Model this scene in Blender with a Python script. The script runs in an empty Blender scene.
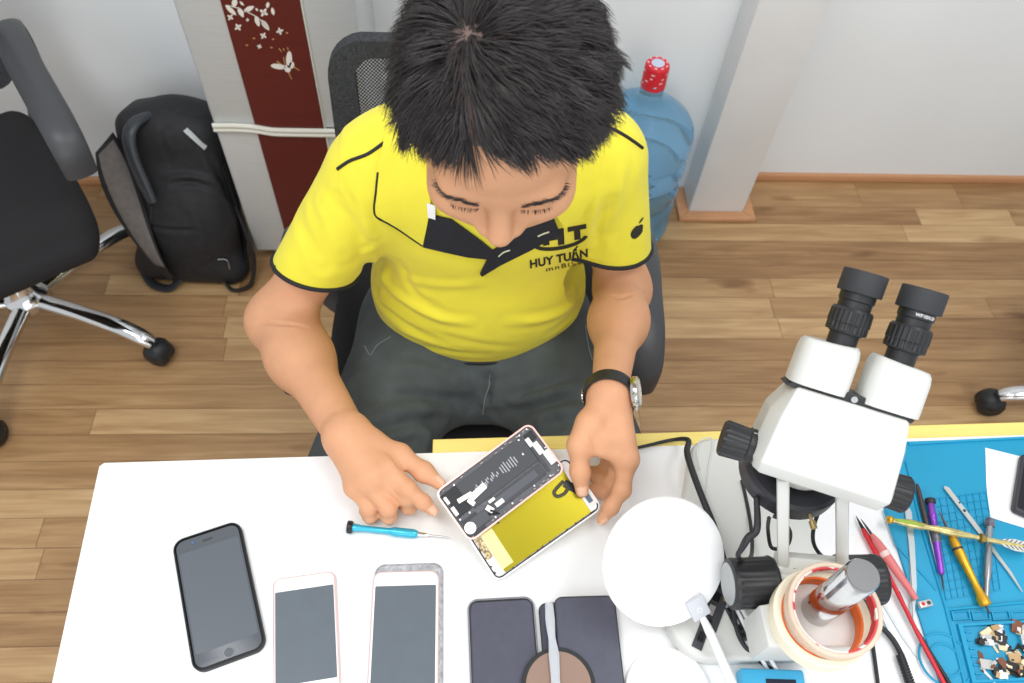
import bpy, bmesh, math, random
import numpy as np
from mathutils import Vector, Matrix
from mathutils.bvhtree import BVHTree

random.seed(7)
rng = np.random.default_rng(7)
SC = bpy.context.scene
COL = SC.collection
PI = math.pi

# ------------------------------------------------------------------ camera geometry
F = 800.0                                  # focal length in pixels of a 1024 px wide frame
CAM = np.array([0.0, 0.0, 1.71])
def _cam_rot():
    n = np.array([465 - 512.0, -(877 - 341.5), -F]); n /= np.linalg.norm(n)
    up = -n
    fw = np.array([0, 0, -1.0]); fh = fw - fw.dot(up) * up; fh /= np.linalg.norm(fh)
    rt = np.cross(fh, up)
    R = np.array([rt, fh, up])
    th = math.radians(-6.0)
    Rz = np.array([[math.cos(th), -math.sin(th), 0], [math.sin(th), math.cos(th), 0], [0, 0, 1]])
    return Rz @ R
RC = _cam_rot()
FWD = RC @ np.array([0, 0, -1.0])
def ray(x, y): return RC @ np.array([x - 512.0, -(y - 341.5), -F])
def P(x, y, z):                            # point of the photograph on the level z
    d = ray(x, y); return CAM + d * (z - CAM[2]) / d[2]
def PY(x, y, Y):
    d = ray(x, y); return CAM + d * (Y - CAM[1]) / d[1]
def D(x, y, dep): return CAM + ray(x, y) / F * dep
def V(*a): return np.array(a, dtype=float)
def unit(v): v = np.asarray(v, float); return v / np.linalg.norm(v)

# ------------------------------------------------------------------ materials
MATS = {}
def srgb(c):
    return tuple(((v / 255.0) / 12.92 if v / 255.0 <= 0.04045 else ((v / 255.0 + 0.055) / 1.055) ** 2.4) for v in c) + (1.0,)
def mat(name, col, rough=0.5, metal=0.0, noise=0.0, nscale=40.0, bump=0.0, bscale=200.0, trans=0.0, ior=1.45, coat=0.0, emit=0.0, sss=0.0, spec=0.5, alpha=1.0, sheen=0.0, stretch=None):
    if name in MATS: return MATS[name]
    m = bpy.data.materials.new(name); m.use_nodes = True
    nt = m.node_tree; b = nt.nodes['Principled BSDF']
    c = srgb(col)
    b.inputs['Base Color'].default_value = c
    b.inputs['Roughness'].default_value = rough
    b.inputs['Metallic'].default_value = metal
    b.inputs['Transmission Weight'].default_value = trans
    b.inputs['IOR'].default_value = ior
    b.inputs['Coat Weight'].default_value = coat
    b.inputs['Specular IOR Level'].default_value = spec
    b.inputs['Alpha'].default_value = alpha
    if sheen: b.inputs['Sheen Weight'].default_value = sheen
    if sss:
        b.inputs['Subsurface Weight'].default_value = sss
        b.inputs['Subsurface Radius'].default_value = (0.008, 0.003, 0.0015)
        b.inputs['Subsurface Scale'].default_value = 1.0
    if emit:
        b.inputs['Emission Color'].default_value = c; b.inputs['Emission Strength'].default_value = emit
    if noise or bump:
        tc = nt.nodes.new('ShaderNodeTexCoord'); mp = nt.nodes.new('ShaderNodeMapping')
        nt.links.new(tc.outputs['Object'], mp.inputs['Vector'])
        if stretch: mp.inputs['Scale'].default_value = stretch
    if noise:
        n = nt.nodes.new('ShaderNodeTexNoise'); n.inputs['Scale'].default_value = nscale; n.inputs['Detail'].default_value = 4
        r = nt.nodes.new('ShaderNodeMapRange'); r.inputs[3].default_value = 1 - noise; r.inputs[4].default_value = 1 + noise
        r.inputs[1].default_value = 0.3; r.inputs[2].default_value = 0.7
        mx = nt.nodes.new('ShaderNodeMix'); mx.data_type = 'RGBA'; mx.blend_type = 'MULTIPLY'; mx.inputs[0].default_value = 1
        mx.inputs[6].default_value = c
        nt.links.new(mp.outputs[0], n.inputs['Vector']); nt.links.new(n.outputs[0], r.inputs[0])
        nt.links.new(r.outputs[0], mx.inputs[7]); nt.links.new(mx.outputs[2], b.inputs['Base Color'])
    if bump:
        n2 = nt.nodes.new('ShaderNodeTexNoise'); n2.inputs['Scale'].default_value = bscale; n2.inputs['Detail'].default_value = 3
        bp = nt.nodes.new('ShaderNodeBump'); bp.inputs['Strength'].default_value = bump; bp.inputs['Distance'].default_value = 0.002
        nt.links.new(mp.outputs[0], n2.inputs['Vector']); nt.links.new(n2.outputs[0], bp.inputs['Height']); nt.links.new(bp.outputs[0], b.inputs['Normal'])
    MATS[name] = m
    return m

# ------------------------------------------------------------------ mesh collector
class MB:
    def __init__(s): s.v = []; s.f = []; s.mi = []; s.n = 0; s.attr = []
    def add(s, verts, faces, mi=0, M=None):
        verts = np.asarray(verts, float).reshape(-1, 3)
        if M is not None: verts = verts @ M[:3, :3].T + M[:3, 3]
        s.v.append(verts); o = s.n
        s.f += [tuple(i + o for i in f) for f in faces]
        s.mi += [mi] * len(faces); s.n += len(verts)
        return s
def frame(o, x, y, z=None):               # local -> world matrix from axes
    x = unit(x); y = np.asarray(y, float); y = unit(y - y.dot(x) * x); z = np.cross(x, y)
    M = np.eye(4); M[:3, 0] = x; M[:3, 1] = y; M[:3, 2] = z; M[:3, 3] = o
    return M
def T(x, y, z, rz=0.0, s=1.0):
    M = np.eye(4); c, n = math.cos(rz), math.sin(rz)
    M[:3, :3] = np.array([[c, -n, 0], [n, c, 0], [0, 0, 1]]) * s; M[:3, 3] = (x, y, z); return M
def axis_frame(o, a):                     # local z along a
    a = unit(a); h = V(0, 0, 1) if abs(a[2]) < .9 else V(1, 0, 0)
    x = unit(np.cross(h, a)); return frame(o, x, np.cross(a, x))

def g_bm(bm):
    vs = [tuple(v.co) for v in bm.verts]; bm.verts.index_update()
    fs = [tuple(v.index for v in f.verts) for f in bm.faces]; bm.free(); return vs, fs
def g_box(sx, sy, sz, bev=0.0, seg=2, c=(0, 0, 0)):
    bm = bmesh.new(); bmesh.ops.create_cube(bm, size=1)
    for v in bm.verts: v.co = Vector((v.co.x * sx + c[0], v.co.y * sy + c[1], v.co.z * sz + c[2]))
    if bev: bmesh.ops.bevel(bm, geom=bm.edges[:], offset=bev, segments=seg, profile=.5, affect='EDGES')
    return g_bm(bm)
def g_prism(poly, z0, z1, bev=0.0, seg=2):
    bm = bmesh.new()
    lo = [bm.verts.new((x, y, z0)) for x, y in poly]; hi = [bm.verts.new((x, y, z1)) for x, y in poly]
    bm.faces.new(lo[::-1]); top = bm.faces.new(hi); n = len(poly)
    for i in range(n): bm.faces.new((lo[i], lo[(i + 1) % n], hi[(i + 1) % n], hi[i]))
    bmesh.ops.recalc_face_normals(bm, faces=bm.faces[:])
    if bev:
        es = [e for e in bm.edges if abs(e.verts[0].co.z - e.verts[1].co.z) < 1e-7]
        bmesh.ops.bevel(bm, geom=es, offset=bev, segments=seg, profile=.5, affect='EDGES')
    return g_bm(bm)
def rrect(w, h, r, seg=6, cx=0, cy=0):
    pts = []
    for sx, sy, a0 in ((1, 1, 0), (-1, 1, 90), (-1, -1, 180), (1, -1, 270)):
        for i in range(seg + 1):
            a = math.radians(a0 + 90 * i / seg)
            pts.append((cx + sx * (w / 2 - r) + r * math.cos(a), cy + sy * (h / 2 - r) + r * math.sin(a)))
    return pts
def circ(r, seg=32, cx=0, cy=0, a0=0): return [(cx + r * math.cos(a0 + 2 * PI * i / seg), cy + r * math.sin(a0 + 2 * PI * i / seg)) for i in range(seg)]
def g_lathe(prof, seg=32, wob=None):      # prof: (r, z) from bottom to top; closed where r==0, else open rims
    vs = []; fs = []; rows = []
    for r, z in prof:
        if r <= 1e-9: rows.append([len(vs)]); vs.append((0, 0, z))
        else:
            rows.append(list(range(len(vs), len(vs) + seg)))
            for i in range(seg):
                a = 2 * PI * i / seg; rr = r * (wob(a, z) if wob else 1); vs.append((rr * math.cos(a), rr * math.sin(a), z))
    for A, B in zip(rows[:-1], rows[1:]):
        for i in range(seg):
            j = (i + 1) % seg
            if len(A) == 1 and len(B) == 1: continue
            if len(A) == 1: fs.append((A[0], B[j], B[i]))
            elif len(B) == 1: fs.append((A[i], A[j], B[0]))
            else: fs.append((A[i], A[j], B[j], B[i]))
    return vs, fs
def catmull(pts, n=8, closed=False):
    p = [np.asarray(q, float) for q in pts]; out = []; m = len(p)
    rngs = range(m) if closed else range(m - 1)
    for i in rngs:
        if closed: a, b, c, d = p[i - 1], p[i], p[(i + 1) % m], p[(i + 2) % m]
        else: a, b, c, d = p[max(i - 1, 0)], p[i], p[i + 1], p[min(i + 2, m - 1)]
        for k in range(n):
            t = k / n
            out.append(.5 * ((2 * b) + (-a + c) * t + (2 * a - 5 * b + 4 * c - d) * t * t + (-a + 3 * b - 3 * c + d) * t ** 3))
    if not closed: out.append(p[-1])
    return out
def g_tube(pts, r, seg=10, closed=False, cap=True, flat=1.0, upv=None):
    pts = [np.asarray(p, float) for p in pts]; n = len(pts)
    rs = list(r) if hasattr(r, '__len__') else [r] * n
    if len(rs) != n: rs = list(np.interp(np.linspace(0, 1, n), np.linspace(0, 1, len(rs)), rs))
    tan = []
    for i in range(n):
        a = pts[i - 1] if (i > 0 or closed) else pts[i]; b = pts[(i + 1) % n] if (i < n - 1 or closed) else pts[i]
        tan.append(unit(b - a))
    h = np.asarray(upv, float) if upv is not None else (V(0, 0, 1) if abs(tan[0][2]) < .9 else V(1, 0, 0))
    u = unit(h - h.dot(tan[0]) * tan[0]); vs = []; fs = []
    for i in range(n):
        if upv is not None: u = h
        u = unit(u - u.dot(tan[i]) * tan[i]); w = np.cross(tan[i], u)
        for k in range(seg):
            a = 2 * PI * k / seg
            vs.append(pts[i] + rs[i] * (math.cos(a) * w + flat * math.sin(a) * u))
    m = n if closed else n - 1
    for i in range(m):
        j = (i + 1) % n
        for k in range(seg):
            l = (k + 1) % seg; fs.append((i * seg + k, i * seg + l, j * seg + l, j * seg + k))
    if cap and not closed:
        fs.append(tuple(range(seg))[::-1]); fs.append(tuple((n - 1) * seg + k for k in range(seg)))
    return vs, fs
def g_cyl(r, z0, z1, seg=24, bev=0.0, r2=None):
    r2 = r if r2 is None else r2
    if bev: return g_lathe([(0, z0), (r - bev, z0), (r, z0 + bev), (r2, z1 - bev), (r2 - bev, z1), (0, z1)], seg)
    return g_lathe([(0, z0), (r, z0), (r2, z1), (0, z1)], seg)
def g_ring(ri, ro, z0, z1, seg=48, bev=0.0):
    b = bev
    return g_lathe([(ri + b, z0), (ro - b, z0), (ro, z0 + b), (ro, z1 - b), (ro - b, z1), (ri + b, z1), (ri, z1 - b), (ri, z0 + b), (ri + b, z0)], seg)
def g_rod(a, b, r, seg=12, r2=None):
    a = np.asarray(a, float); b = np.asarray(b, float)
    return g_tube([a, b], [r, r if r2 is None else r2], seg)
def g_ellipsoid(c, r, seg=20, rows=12, M=None):
    prof = [(math.sin(PI * i / rows), -math.cos(PI * i / rows)) for i in range(rows + 1)]
    prof[0] = (0, -1); prof[-1] = (0, 1)
    vs, fs = g_lathe(prof, seg); vs = np.array(vs) * np.array(r)
    if M is not None: vs = vs @ M.T
    return vs + np.array(c), fs

# ------------------------------------------------------------------ objects
def wloc(o):
    l = V(*o.location)
    while o.parent: o = o.parent; l = l + V(*o.location)
    return l
def obj(name, mb, m, parent=None, origin=None, smooth=40.0, label=None):
    """links the collected shapes as ONE mesh object; vertices were given in world space"""
    if isinstance(mb, tuple): mb = MB().add(*mb)
    v = np.concatenate(mb.v) if mb.v else np.zeros((0, 3))
    if parent is not None: o0 = wloc(parent); loc = V(0, 0, 0)
    else:
        if origin is None: lo, hi = v.min(0), v.max(0); origin = ((lo[0] + hi[0]) / 2, (lo[1] + hi[1]) / 2, lo[2])
        o0 = V(*origin); loc = o0
    me = bpy.data.meshes.new(name)
    me.from_pydata((v - o0).tolist(), [], mb.f)
    ms = m if isinstance(m, (list, tuple)) else [m]
    for q in ms: me.materials.append(q)
    if len(ms) > 1: me.polygons.foreach_set('material_index', mb.mi)
    me.validate(); me.update()
    if smooth is not None:
        me.polygons.foreach_set('use_smooth', [True] * len(me.polygons))
        me.set_sharp_from_angle(angle=math.radians(smooth))
    o = bpy.data.objects.new(name, me); COL.objects.link(o)
    o.location = loc
    if parent is not None: o.parent = parent
    if label: o['label'] = label
    return o
def tag(o, label, cat, group=None, kind=None):
    o['label'] = label; o['category'] = cat
    if group: o['group'] = group
    if kind: o['kind'] = kind
    return o
def thing(name, label, cat, loc, group=None):
    o = bpy.data.objects.new(name, None); COL.objects.link(o); o.location = tuple(float(a) for a in loc)
    o.empty_display_size = .05
    return tag(o, label, cat, group)
def struct(o): o['kind'] = 'structure'; return o
def fix_normals(o):
    bm = bmesh.new(); bm.from_mesh(o.data); bmesh.ops.recalc_face_normals(bm, faces=bm.faces[:]); bm.to_mesh(o.data); bm.free()
def text_mesh(body, size=1.0, bold=0.0, extrude=0.0, spacing=1.0):
    """flat lettering as (verts, faces), centred on its baseline"""
    cu = bpy.data.curves.new('lettering', 'FONT'); cu.body = body; cu.size = size; cu.offset = bold; cu.extrude = extrude
    cu.align_x = 'CENTER'; cu.space_character = spacing; cu.fill_mode = 'FRONT' if extrude == 0 else 'BOTH'; cu.resolution_u = 4
    to = bpy.data.objects.new('lettering', cu); COL.objects.link(to)
    dg = bpy.context.evaluated_depsgraph_get(); me = bpy.data.meshes.new_from_object(to.evaluated_get(dg))
    vs = [tuple(v.co) for v in me.vertices]; fs = [tuple(p.vertices) for p in me.polygons]
    bpy.data.objects.remove(to); bpy.data.curves.remove(cu); bpy.data.meshes.remove(me)
    return vs, fs

# ------------------------------------------------------------------ signed-distance modelling
class Field:
    def __init__(s, lo, hi, h):
        s.lo = np.array(lo, float); s.h = h; s.n = (np.ceil((np.array(hi) - s.lo) / h).astype(int) + 1)
        s.d = np.full(s.n, 1e3, np.float32)
    def _sub(s, lo, hi, m):
        i0 = np.clip(np.floor((np.array(lo) - m - s.lo) / s.h).astype(int), 0, s.n); i1 = np.clip(np.ceil((np.array(hi) + m - s.lo) / s.h).astype(int) + 1, 0, s.n)
        sl = tuple(slice(a, b) for a, b in zip(i0, i1))
        ax = [(s.lo[k] + s.h * np.arange(i0[k], i1[k])).astype(np.float32) for k in range(3)]
        X, Y, Z = np.meshgrid(*ax, indexing='ij', sparse=True)
        return sl, X, Y, Z
    def _mix(s, sl, p, k, mode):
        a = s.d[sl]
        if a.size == 0: return
        if mode == 'add':
            if k > 0: hh = np.maximum(k - np.abs(a - p), 0) / k; s.d[sl] = np.minimum(a, p) - hh * hh * k * .25
            else: s.d[sl] = np.minimum(a, p)
        else:
            p = -p
            if k > 0: hh = np.maximum(k - np.abs(a - p), 0) / k; s.d[sl] = np.maximum(a, p) + hh * hh * k * .25
            else: s.d[sl] = np.maximum(a, p)
    def cone(s, a, b, ra, rb, k=0.0, mode='add', sq=None):
        """round cone; sq=(axis, factor) flattens it along a direction"""
        a = np.asarray(a, float); b = np.asarray(b, float); R = max(ra, rb) * (max(1, 1 / sq[1]) if sq else 1)
        sl, X, Y, Z = s._sub(np.minimum(a, b) - R, np.maximum(a, b) + R, k + 3 * s.h)
        ba = b - a; L2 = float(ba.dot(ba)) + 1e-12
        x, y, z = X - np.float32(a[0]), Y - np.float32(a[1]), Z - np.float32(a[2])
        t = np.clip((x * np.float32(ba[0]) + y * np.float32(ba[1]) + z * np.float32(ba[2])) / np.float32(L2), 0, 1)
        x = x - t * np.float32(ba[0]); y = y - t * np.float32(ba[1]); z = z - t * np.float32(ba[2])
        if sq:
            ax = unit(sq[0]); f = sq[1]; q = x * np.float32(ax[0]) + y * np.float32(ax[1]) + z * np.float32(ax[2])
            e = q * np.float32(1 / f - 1); x = x + e * np.float32(ax[0]); y = y + e * np.float32(ax[1]); z = z + e * np.float32(ax[2])
        p = np.sqrt(x * x + y * y + z * z) - (ra + t * (rb - ra)).astype(np.float32)
        s._mix(sl, p, k, mode); return s
    def ell(s, c, r, k=0.0, mode='add', M=None):
        c = np.asarray(c, float); r = np.asarray(r, float); R = r.max()
        M = np.eye(3) if M is None else np.asarray(M, float)[:3, :3]        # columns = axes
        ext = np.sqrt(((M * r) ** 2).sum(1))
        sl, X, Y, Z = s._sub(c - ext, c + ext, k + 3 * s.h)
        x, y, z = X - np.float32(c[0]), Y - np.float32(c[1]), Z - np.float32(c[2])
        u = [(x * np.float32(M[0, i]) + y * np.float32(M[1, i]) + z * np.float32(M[2, i])) / np.float32(r[i]) for i in range(3)]
        k0 = np.sqrt(u[0] ** 2 + u[1] ** 2 + u[2] ** 2)
        k1 = np.sqrt((u[0] / r[0]) ** 2 + (u[1] / r[1]) ** 2 + (u[2] / r[2]) ** 2) + 1e-9
        p = (k0 * (k0 - 1) / k1).astype(np.float32)
        s._mix(sl, p, k, mode); return s
    def box(s, c, b, r=0.0, k=0.0, mode='add', M=None):
        c = np.asarray(c, float); b = np.asarray(b, float)
        M = np.eye(3) if M is None else np.asarray(M, float)[:3, :3]
        ext = (np.abs(M) * b).sum(1)
        sl, X, Y, Z = s._sub(c - ext, c + ext, k + 3 * s.h)
        x, y, z = X - np.float32(c[0]), Y - np.float32(c[1]), Z - np.float32(c[2])
        q = [np.abs(x * np.float32(M[0, i]) + y * np.float32(M[1, i]) + z * np.float32(M[2, i])) - np.float32(b[i] - r) for i in range(3)]
        out = np.sqrt(sum(np.maximum(w, 0) ** 2 for w in q)); ins = np.minimum(np.maximum(np.maximum(q[0], q[1]), q[2]), 0)
        s._mix(sl, (out + ins - np.float32(r)), k, mode); return s
    def plane(s, p, n, k=0.0):            # keeps the side opposite to n
        n = unit(n); ax = [(s.lo[i] + s.h * np.arange(s.n[i])).astype(np.float32) for i in range(3)]
        X, Y, Z = np.meshgrid(*ax, indexing='ij', sparse=True)
        q = ((X - p[0]) * n[0] + (Y - p[1]) * n[1] + (Z - p[2]) * n[2]).astype(np.float32)
        s.d = np.maximum(s.d, q); return s
    def mesh(s, smooth=2):
        d = np.clip(s.d, -.05, .05); h = s.h; nx, ny, nz = d.shape
        ins = d < 0
        def c8(a): return [a[i:nx - 1 + i, j:ny - 1 + j, k:nz - 1 + k] for i in (0, 1) for j in (0, 1) for k in (0, 1)]
        ci = c8(ins); cnt = sum(c.astype(np.int8) for c in ci); act = (cnt > 0) & (cnt < 8)
        idx = np.argwhere(act); vid = np.full(act.shape, -1, np.int32); vid[act] = np.arange(len(idx))
        val = np.stack([c[act] for c in c8(d)], 1)
        offs = np.array([(i, j, k) for i in (0, 1) for j in (0, 1) for k in (0, 1)], float)
        acc = np.zeros((len(idx), 3)); nn = np.zeros(len(idx))
        for a in range(8):
            for b in range(a + 1, 8):
                if np.abs(offs[a] - offs[b]).sum() != 1: continue
                va, vb = val[:, a], val[:, b]; m = (va < 0) != (vb < 0)
                t = np.where(m, va / np.where(m, va - vb, 1), 0)
                acc += np.where(m[:, None], offs[a] + t[:, None] * (offs[b] - offs[a]), 0); nn += m
        V_ = s.lo + h * (idx + acc / nn[:, None])
        quads = []
        for ax in range(3):
            o1, o2 = [(1, 2), (2, 0), (0, 1)][ax]
            sl0 = [slice(None)] * 3; sl1 = [slice(None)] * 3; sl0[ax] = slice(0, -1); sl1[ax] = slice(1, None)
            A, B = ins[tuple(sl0)], ins[tuple(sl1)]; e = A != B
            ii = np.argwhere(e); ok = np.all(ii > 0, 1); 
            for q in range(3): ok &= ii[:, q] < (np.array(d.shape)[q] - 1)
            ii = ii[ok]; flip = A[tuple(ii.T)]
            def cell(da, db):
                c = ii.copy(); c[:, o1] -= da; c[:, o2] -= db; return vid[tuple(c.T)]
            q = np.stack([cell(0, 0), cell(1, 0), cell(1, 1), cell(0, 1)], 1)
            q[~flip] = q[~flip][:, ::-1]
            quads.append(q)
        Q = np.concatenate(quads); Q = Q[(Q >= 0).all(1)]
        E = np.concatenate([Q[:, [0, 1]], Q[:, [1, 2]], Q[:, [2, 3]], Q[:, [3, 0]]])
        for it in range(smooth * 2):
            w = .5 if it % 2 == 0 else -.52
            sm = np.zeros_like(V_); n_ = np.zeros(len(V_))
            for a, b in ((0, 1), (1, 0)):
                for c in range(3): sm[:, c] += np.bincount(E[:, a], V_[E[:, b], c], len(V_))
                n_ += np.bincount(E[:, a], minlength=len(V_))
            V_ = V_ + w * (sm / np.maximum(n_, 1)[:, None] - V_)
        a, b, c = V_[Q[:, 0]], V_[Q[:, 1]], V_[Q[:, 2]]
        if np.einsum('ij,ij->i', a - V_.mean(0), np.cross(b - V_.mean(0), c - V_.mean(0))).sum() < 0: Q = Q[:, ::-1].copy()
        return V_, Q
def obj_np(name, V_, Q, m, parent=None, origin=None, mi=None):
    o0 = wloc(parent) if parent is not None else V(*origin)
    me = bpy.data.meshes.new(name); V_ = np.asarray(V_) - o0; k = Q.shape[1]
    me.vertices.add(len(V_)); me.vertices.foreach_set('co', V_.astype(np.float32).ravel())
    me.loops.add(Q.size); me.loops.foreach_set('vertex_index', Q.astype(np.int32).ravel())
    me.polygons.add(len(Q)); me.polygons.foreach_set('loop_start', np.arange(0, Q.size, k, dtype=np.int32))
    for q in (m if isinstance(m, (list, tuple)) else [m]): me.materials.append(q)
    me.update(calc_edges=True)
    me.polygons.foreach_set('use_smooth', np.ones(len(Q), bool))
    if mi is not None: me.polygons.foreach_set('material_index', np.asarray(mi, np.int32))
    me.validate(); me.update()
    o = bpy.data.objects.new(name, me); COL.objects.link(o)
    if parent is not None: o.parent = parent
    else: o.location = o0
    return o
# ================================================================== camera, light, look
cd = bpy.data.cameras.new('camera'); cam = bpy.data.objects.new('camera', cd); COL.objects.link(cam)
cd.sensor_width = 36.0; cd.lens = F / 1024 * 36.0; cd.clip_start = .02
Mc = Matrix.Identity(4)
for i in range(3):
    for j in range(3): Mc[i][j] = RC[i, j]
    Mc[i][3] = CAM[i]
cam.matrix_world = Mc
cd.dof.use_dof = True; cd.dof.focus_distance = 0.93; cd.dof.aperture_fstop = 7.5
SC.camera = cam
SC.view_settings.view_transform = 'Standard'; SC.view_settings.look = 'None'
SC.view_settings.gamma = 1.0; SC.view_settings.use_curve_mapping = False
SC.view_settings.exposure = 0.0

w = bpy.data.worlds.new('room_light'); SC.world = w; w.use_nodes = True
bg = w.node_tree.nodes['Background']; bg.inputs[0].default_value = (0.93, 0.97, 1.0, 1); bg.inputs[1].default_value = 0.74
def lamp(name, loc, target, sx, sy, watt, col=(1, 1, 1)):
    l = bpy.data.lights.new(name, 'AREA'); l.shape = 'RECTANGLE'; l.size = sx; l.size_y = sy; l.energy = watt; l.color = col
    o = bpy.data.objects.new(name, l); COL.objects.link(o); o.location = loc
    o.rotation_euler = (Vector(target) - Vector(loc)).to_track_quat('-Z', 'Y').to_euler(); return o
lamp('ceiling_tube_light', (-0.7, 0.1, 2.75), (-0.3, 0.6, 0.7), 1.2, 0.5, 19)
lamp('ceiling_tube_light', (0.9, 0.3, 2.75), (0.4, 0.6, 0.7), 1.2, 0.5, 16)

lamp('added_front_fill', (0.1, -1.9, 1.9), (0.1, .8, .85), 2.6, 1.7, 26, (.97, .985, 1.0))  # added fill light from behind the camera, stands for no actual window

# ================================================================== the room
def floor_material():
    m = bpy.data.materials.new('wood_floor'); m.use_nodes = True; nt = m.node_tree; b = nt.nodes['Principled BSDF']; L = nt.links.new
    tone = nt.nodes.new('ShaderNodeAttribute'); tone.attribute_name = 'tone'
    tc = nt.nodes.new('ShaderNodeTexCoord')
    off = nt.nodes.new('ShaderNodeVectorMath'); off.operation = 'MULTIPLY_ADD'      # every board has its own grain
    cmb = nt.nodes.new('ShaderNodeCombineXYZ'); sh = nt.nodes.new('ShaderNodeAttribute'); sh.attribute_name = 'shift'
    L(sh.outputs['Fac'], cmb.inputs[0]); L(sh.outputs['Fac'], cmb.inputs[2])
    L(cmb.outputs[0], off.inputs[0]); off.inputs[1].default_value = (7, 0, 13); L(tc.outputs['Object'], off.inputs[2])
    mp = nt.nodes.new('ShaderNodeMapping'); mp.inputs['Scale'].default_value = (2.2, 26, 4); L(off.outputs[0], mp.inputs[0])
    n1 = nt.nodes.new('ShaderNodeTexNoise'); n1.inputs['Scale'].default_value = 1.6; n1.inputs['Detail'].default_value = 6; n1.inputs['Distortion'].default_value = .6; L(mp.outputs[0], n1.inputs[0])
    mp2 = nt.nodes.new('ShaderNodeMapping'); mp2.inputs['Scale'].default_value = (5, 110, 4); L(off.outputs[0], mp2.inputs[0])
    n2 = nt.nodes.new('ShaderNodeTexNoise'); n2.inputs['Scale'].default_value = 1.5; n2.inputs['Detail'].default_value = 4; L(mp2.outputs[0], n2.inputs[0])
    mp3 = nt.nodes.new('ShaderNodeMapping'); mp3.inputs['Scale'].default_value = (3.2, 9, 4); L(off.outputs[0], mp3.inputs[0])
    n3 = nt.nodes.new('ShaderNodeTexNoise'); n3.inputs['Scale'].default_value = 1.5; n3.inputs['Detail'].default_value = 2; L(mp3.outputs[0], n3.inputs[0])
    def ma(op, a, bb):
        q = nt.nodes.new('ShaderNodeMath'); q.operation = op
        for i, z in enumerate((a, bb)):
            if hasattr(z, 'links'): L(z, q.inputs[i])
            else: q.inputs[i].default_value = z
        return q.outputs[0]
    g = ma('MULTIPLY', ma('SUBTRACT', n1.outputs[0], .5), .75)
    g2 = ma('MULTIPLY', ma('SUBTRACT', n2.outputs[0], .5), .35)
    mr = nt.nodes.new('ShaderNodeMapRange'); L(n3.outputs[0], mr.inputs[0]); mr.inputs[1].default_value = .66; mr.inputs[2].default_value = .8; mr.inputs[3].default_value = 0; mr.inputs[4].default_value = -.4
    s = ma('ADD', ma('ADD', tone.outputs['Fac'], g), ma('ADD', g2, mr.outputs[0]))
    r = nt.nodes.new('ShaderNodeValToRGB'); e = r.color_ramp.elements
    e[0].position = 0; e[0].color = srgb((126, 90, 56)); e[1].position = 1; e[1].color = srgb((222, 188, 138))
    for p, c in ((.3, (154, 116, 76)), (.55, (180, 142, 98)), (.8, (205, 169, 122))):
        q = e.new(p); q.color = srgb(c)
    L(s, r.inputs[0]); L(r.outputs[0], b.inputs['Base Color']); b.inputs['Roughness'].default_value = .42
    bp = nt.nodes.new('ShaderNodeBump'); bp.inputs['Strength'].default_value = .12; bp.inputs['Distance'].default_value = .001
    L(n2.outputs[0], bp.inputs['Height']); L(bp.outputs[0], b.inputs['Normal'])
    return m
U = .0675; Y0 = 1.692
def fx(px, row): # photo column -> world X on that board row
    Yc = Y0 - (row + .5) * U
    lo, hi = 0, 683
    for _ in range(40):
        mid = (lo + hi) / 2
        if P(px, mid, 0)[1] > Yc: lo = mid
        else: hi = mid
    return P(px, lo, 0)[0]
known = {0: [(-2.8, .42), (fx(100, 0), .5), (fx(860, 0), .45), (fx(960, 0), .38)],
         1: [(-2.8, .4), (fx(754, 1), .36), (fx(918, 1), .74), (fx(1012, 1), .5)],
         2: [(-2.8, .5), (fx(655, 2), .62), (fx(905, 2), .76)],
         3: [(-2.8, .42), (fx(640, 3), .34)], 4: [(-2.8, .42), (fx(640, 4), .34)],
         5: [(-2.8, .45), (fx(107, 5), .68), (fx(240, 5), .45), (fx(640, 5), .52), (fx(772, 5), .6)],
         6: [(-2.8, .46), (fx(225, 6), .58), (fx(640, 6), .70), (fx(772, 6), .5), (fx(990, 6), .45)],
         7: [(-2.8, .45), (fx(225, 7), .66), (fx(640, 7), .70), (fx(780, 7), .68), (fx(905, 7), .3)],
         8: [(-2.8, .45), (fx(225, 8), .6), (fx(640, 8), .4)],
         9: [(-2.8, .5), (fx(640, 9), .42)], 10: [(-2.8, .5), (fx(640, 10), .42)],
         11: [(-2.8, .4), (fx(93, 11), .72), (fx(640, 11), .62), (fx(900, 11), .66)],
         12: [(-2.8, .46), (fx(640, 12), .55)], 13: [(-2.8, .46), (fx(640, 13), .5)],
         14: [(-2.8, .68)], 15: [(-2.8, .6), (fx(40, 15), .5)], 16: [(-2.8, .6), (fx(40, 16), .5)], 17: [(-2.8, .42)], 18: [(-2.8, .42)], 19: [(-2.8, .66)]}
fmb = MB(); tones = []; shifts = []
for row in range(36):
    y1 = Y0 - row * U; y0 = y1 - U
    if row == 0: y1 = 1.80
    cuts = known.get(row)
    if cuts is None:
        x = -2.8; cuts = []
        while x < 3.2: cuts.append((x, rng.uniform(.35, .72))); x += rng.uniform(.5, 1.1)
    xs = [c[0] for c in cuts] + [3.3]
    for (x0, t), x1 in zip(cuts, xs[1:]):
        g_ = .0006
        fmb.add([(x0 + g_, y0 + g_, 0), (x1 - g_, y0 + g_, 0), (x1 - g_, y1 - g_, 0), (x0 + g_, y1 - g_, 0)], [(0, 1, 2, 3)]); tones.append(t)
        sh_ = rng.uniform(0, 10)
        if row in (4, 10, 8, 13, 16, 18) and len(shifts): sh_ = shifts[-len(cuts)] if len(known.get(row - 1, [])) == len(cuts) else sh_
        shifts.append(sh_)
nb = len(fmb.f)
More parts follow.
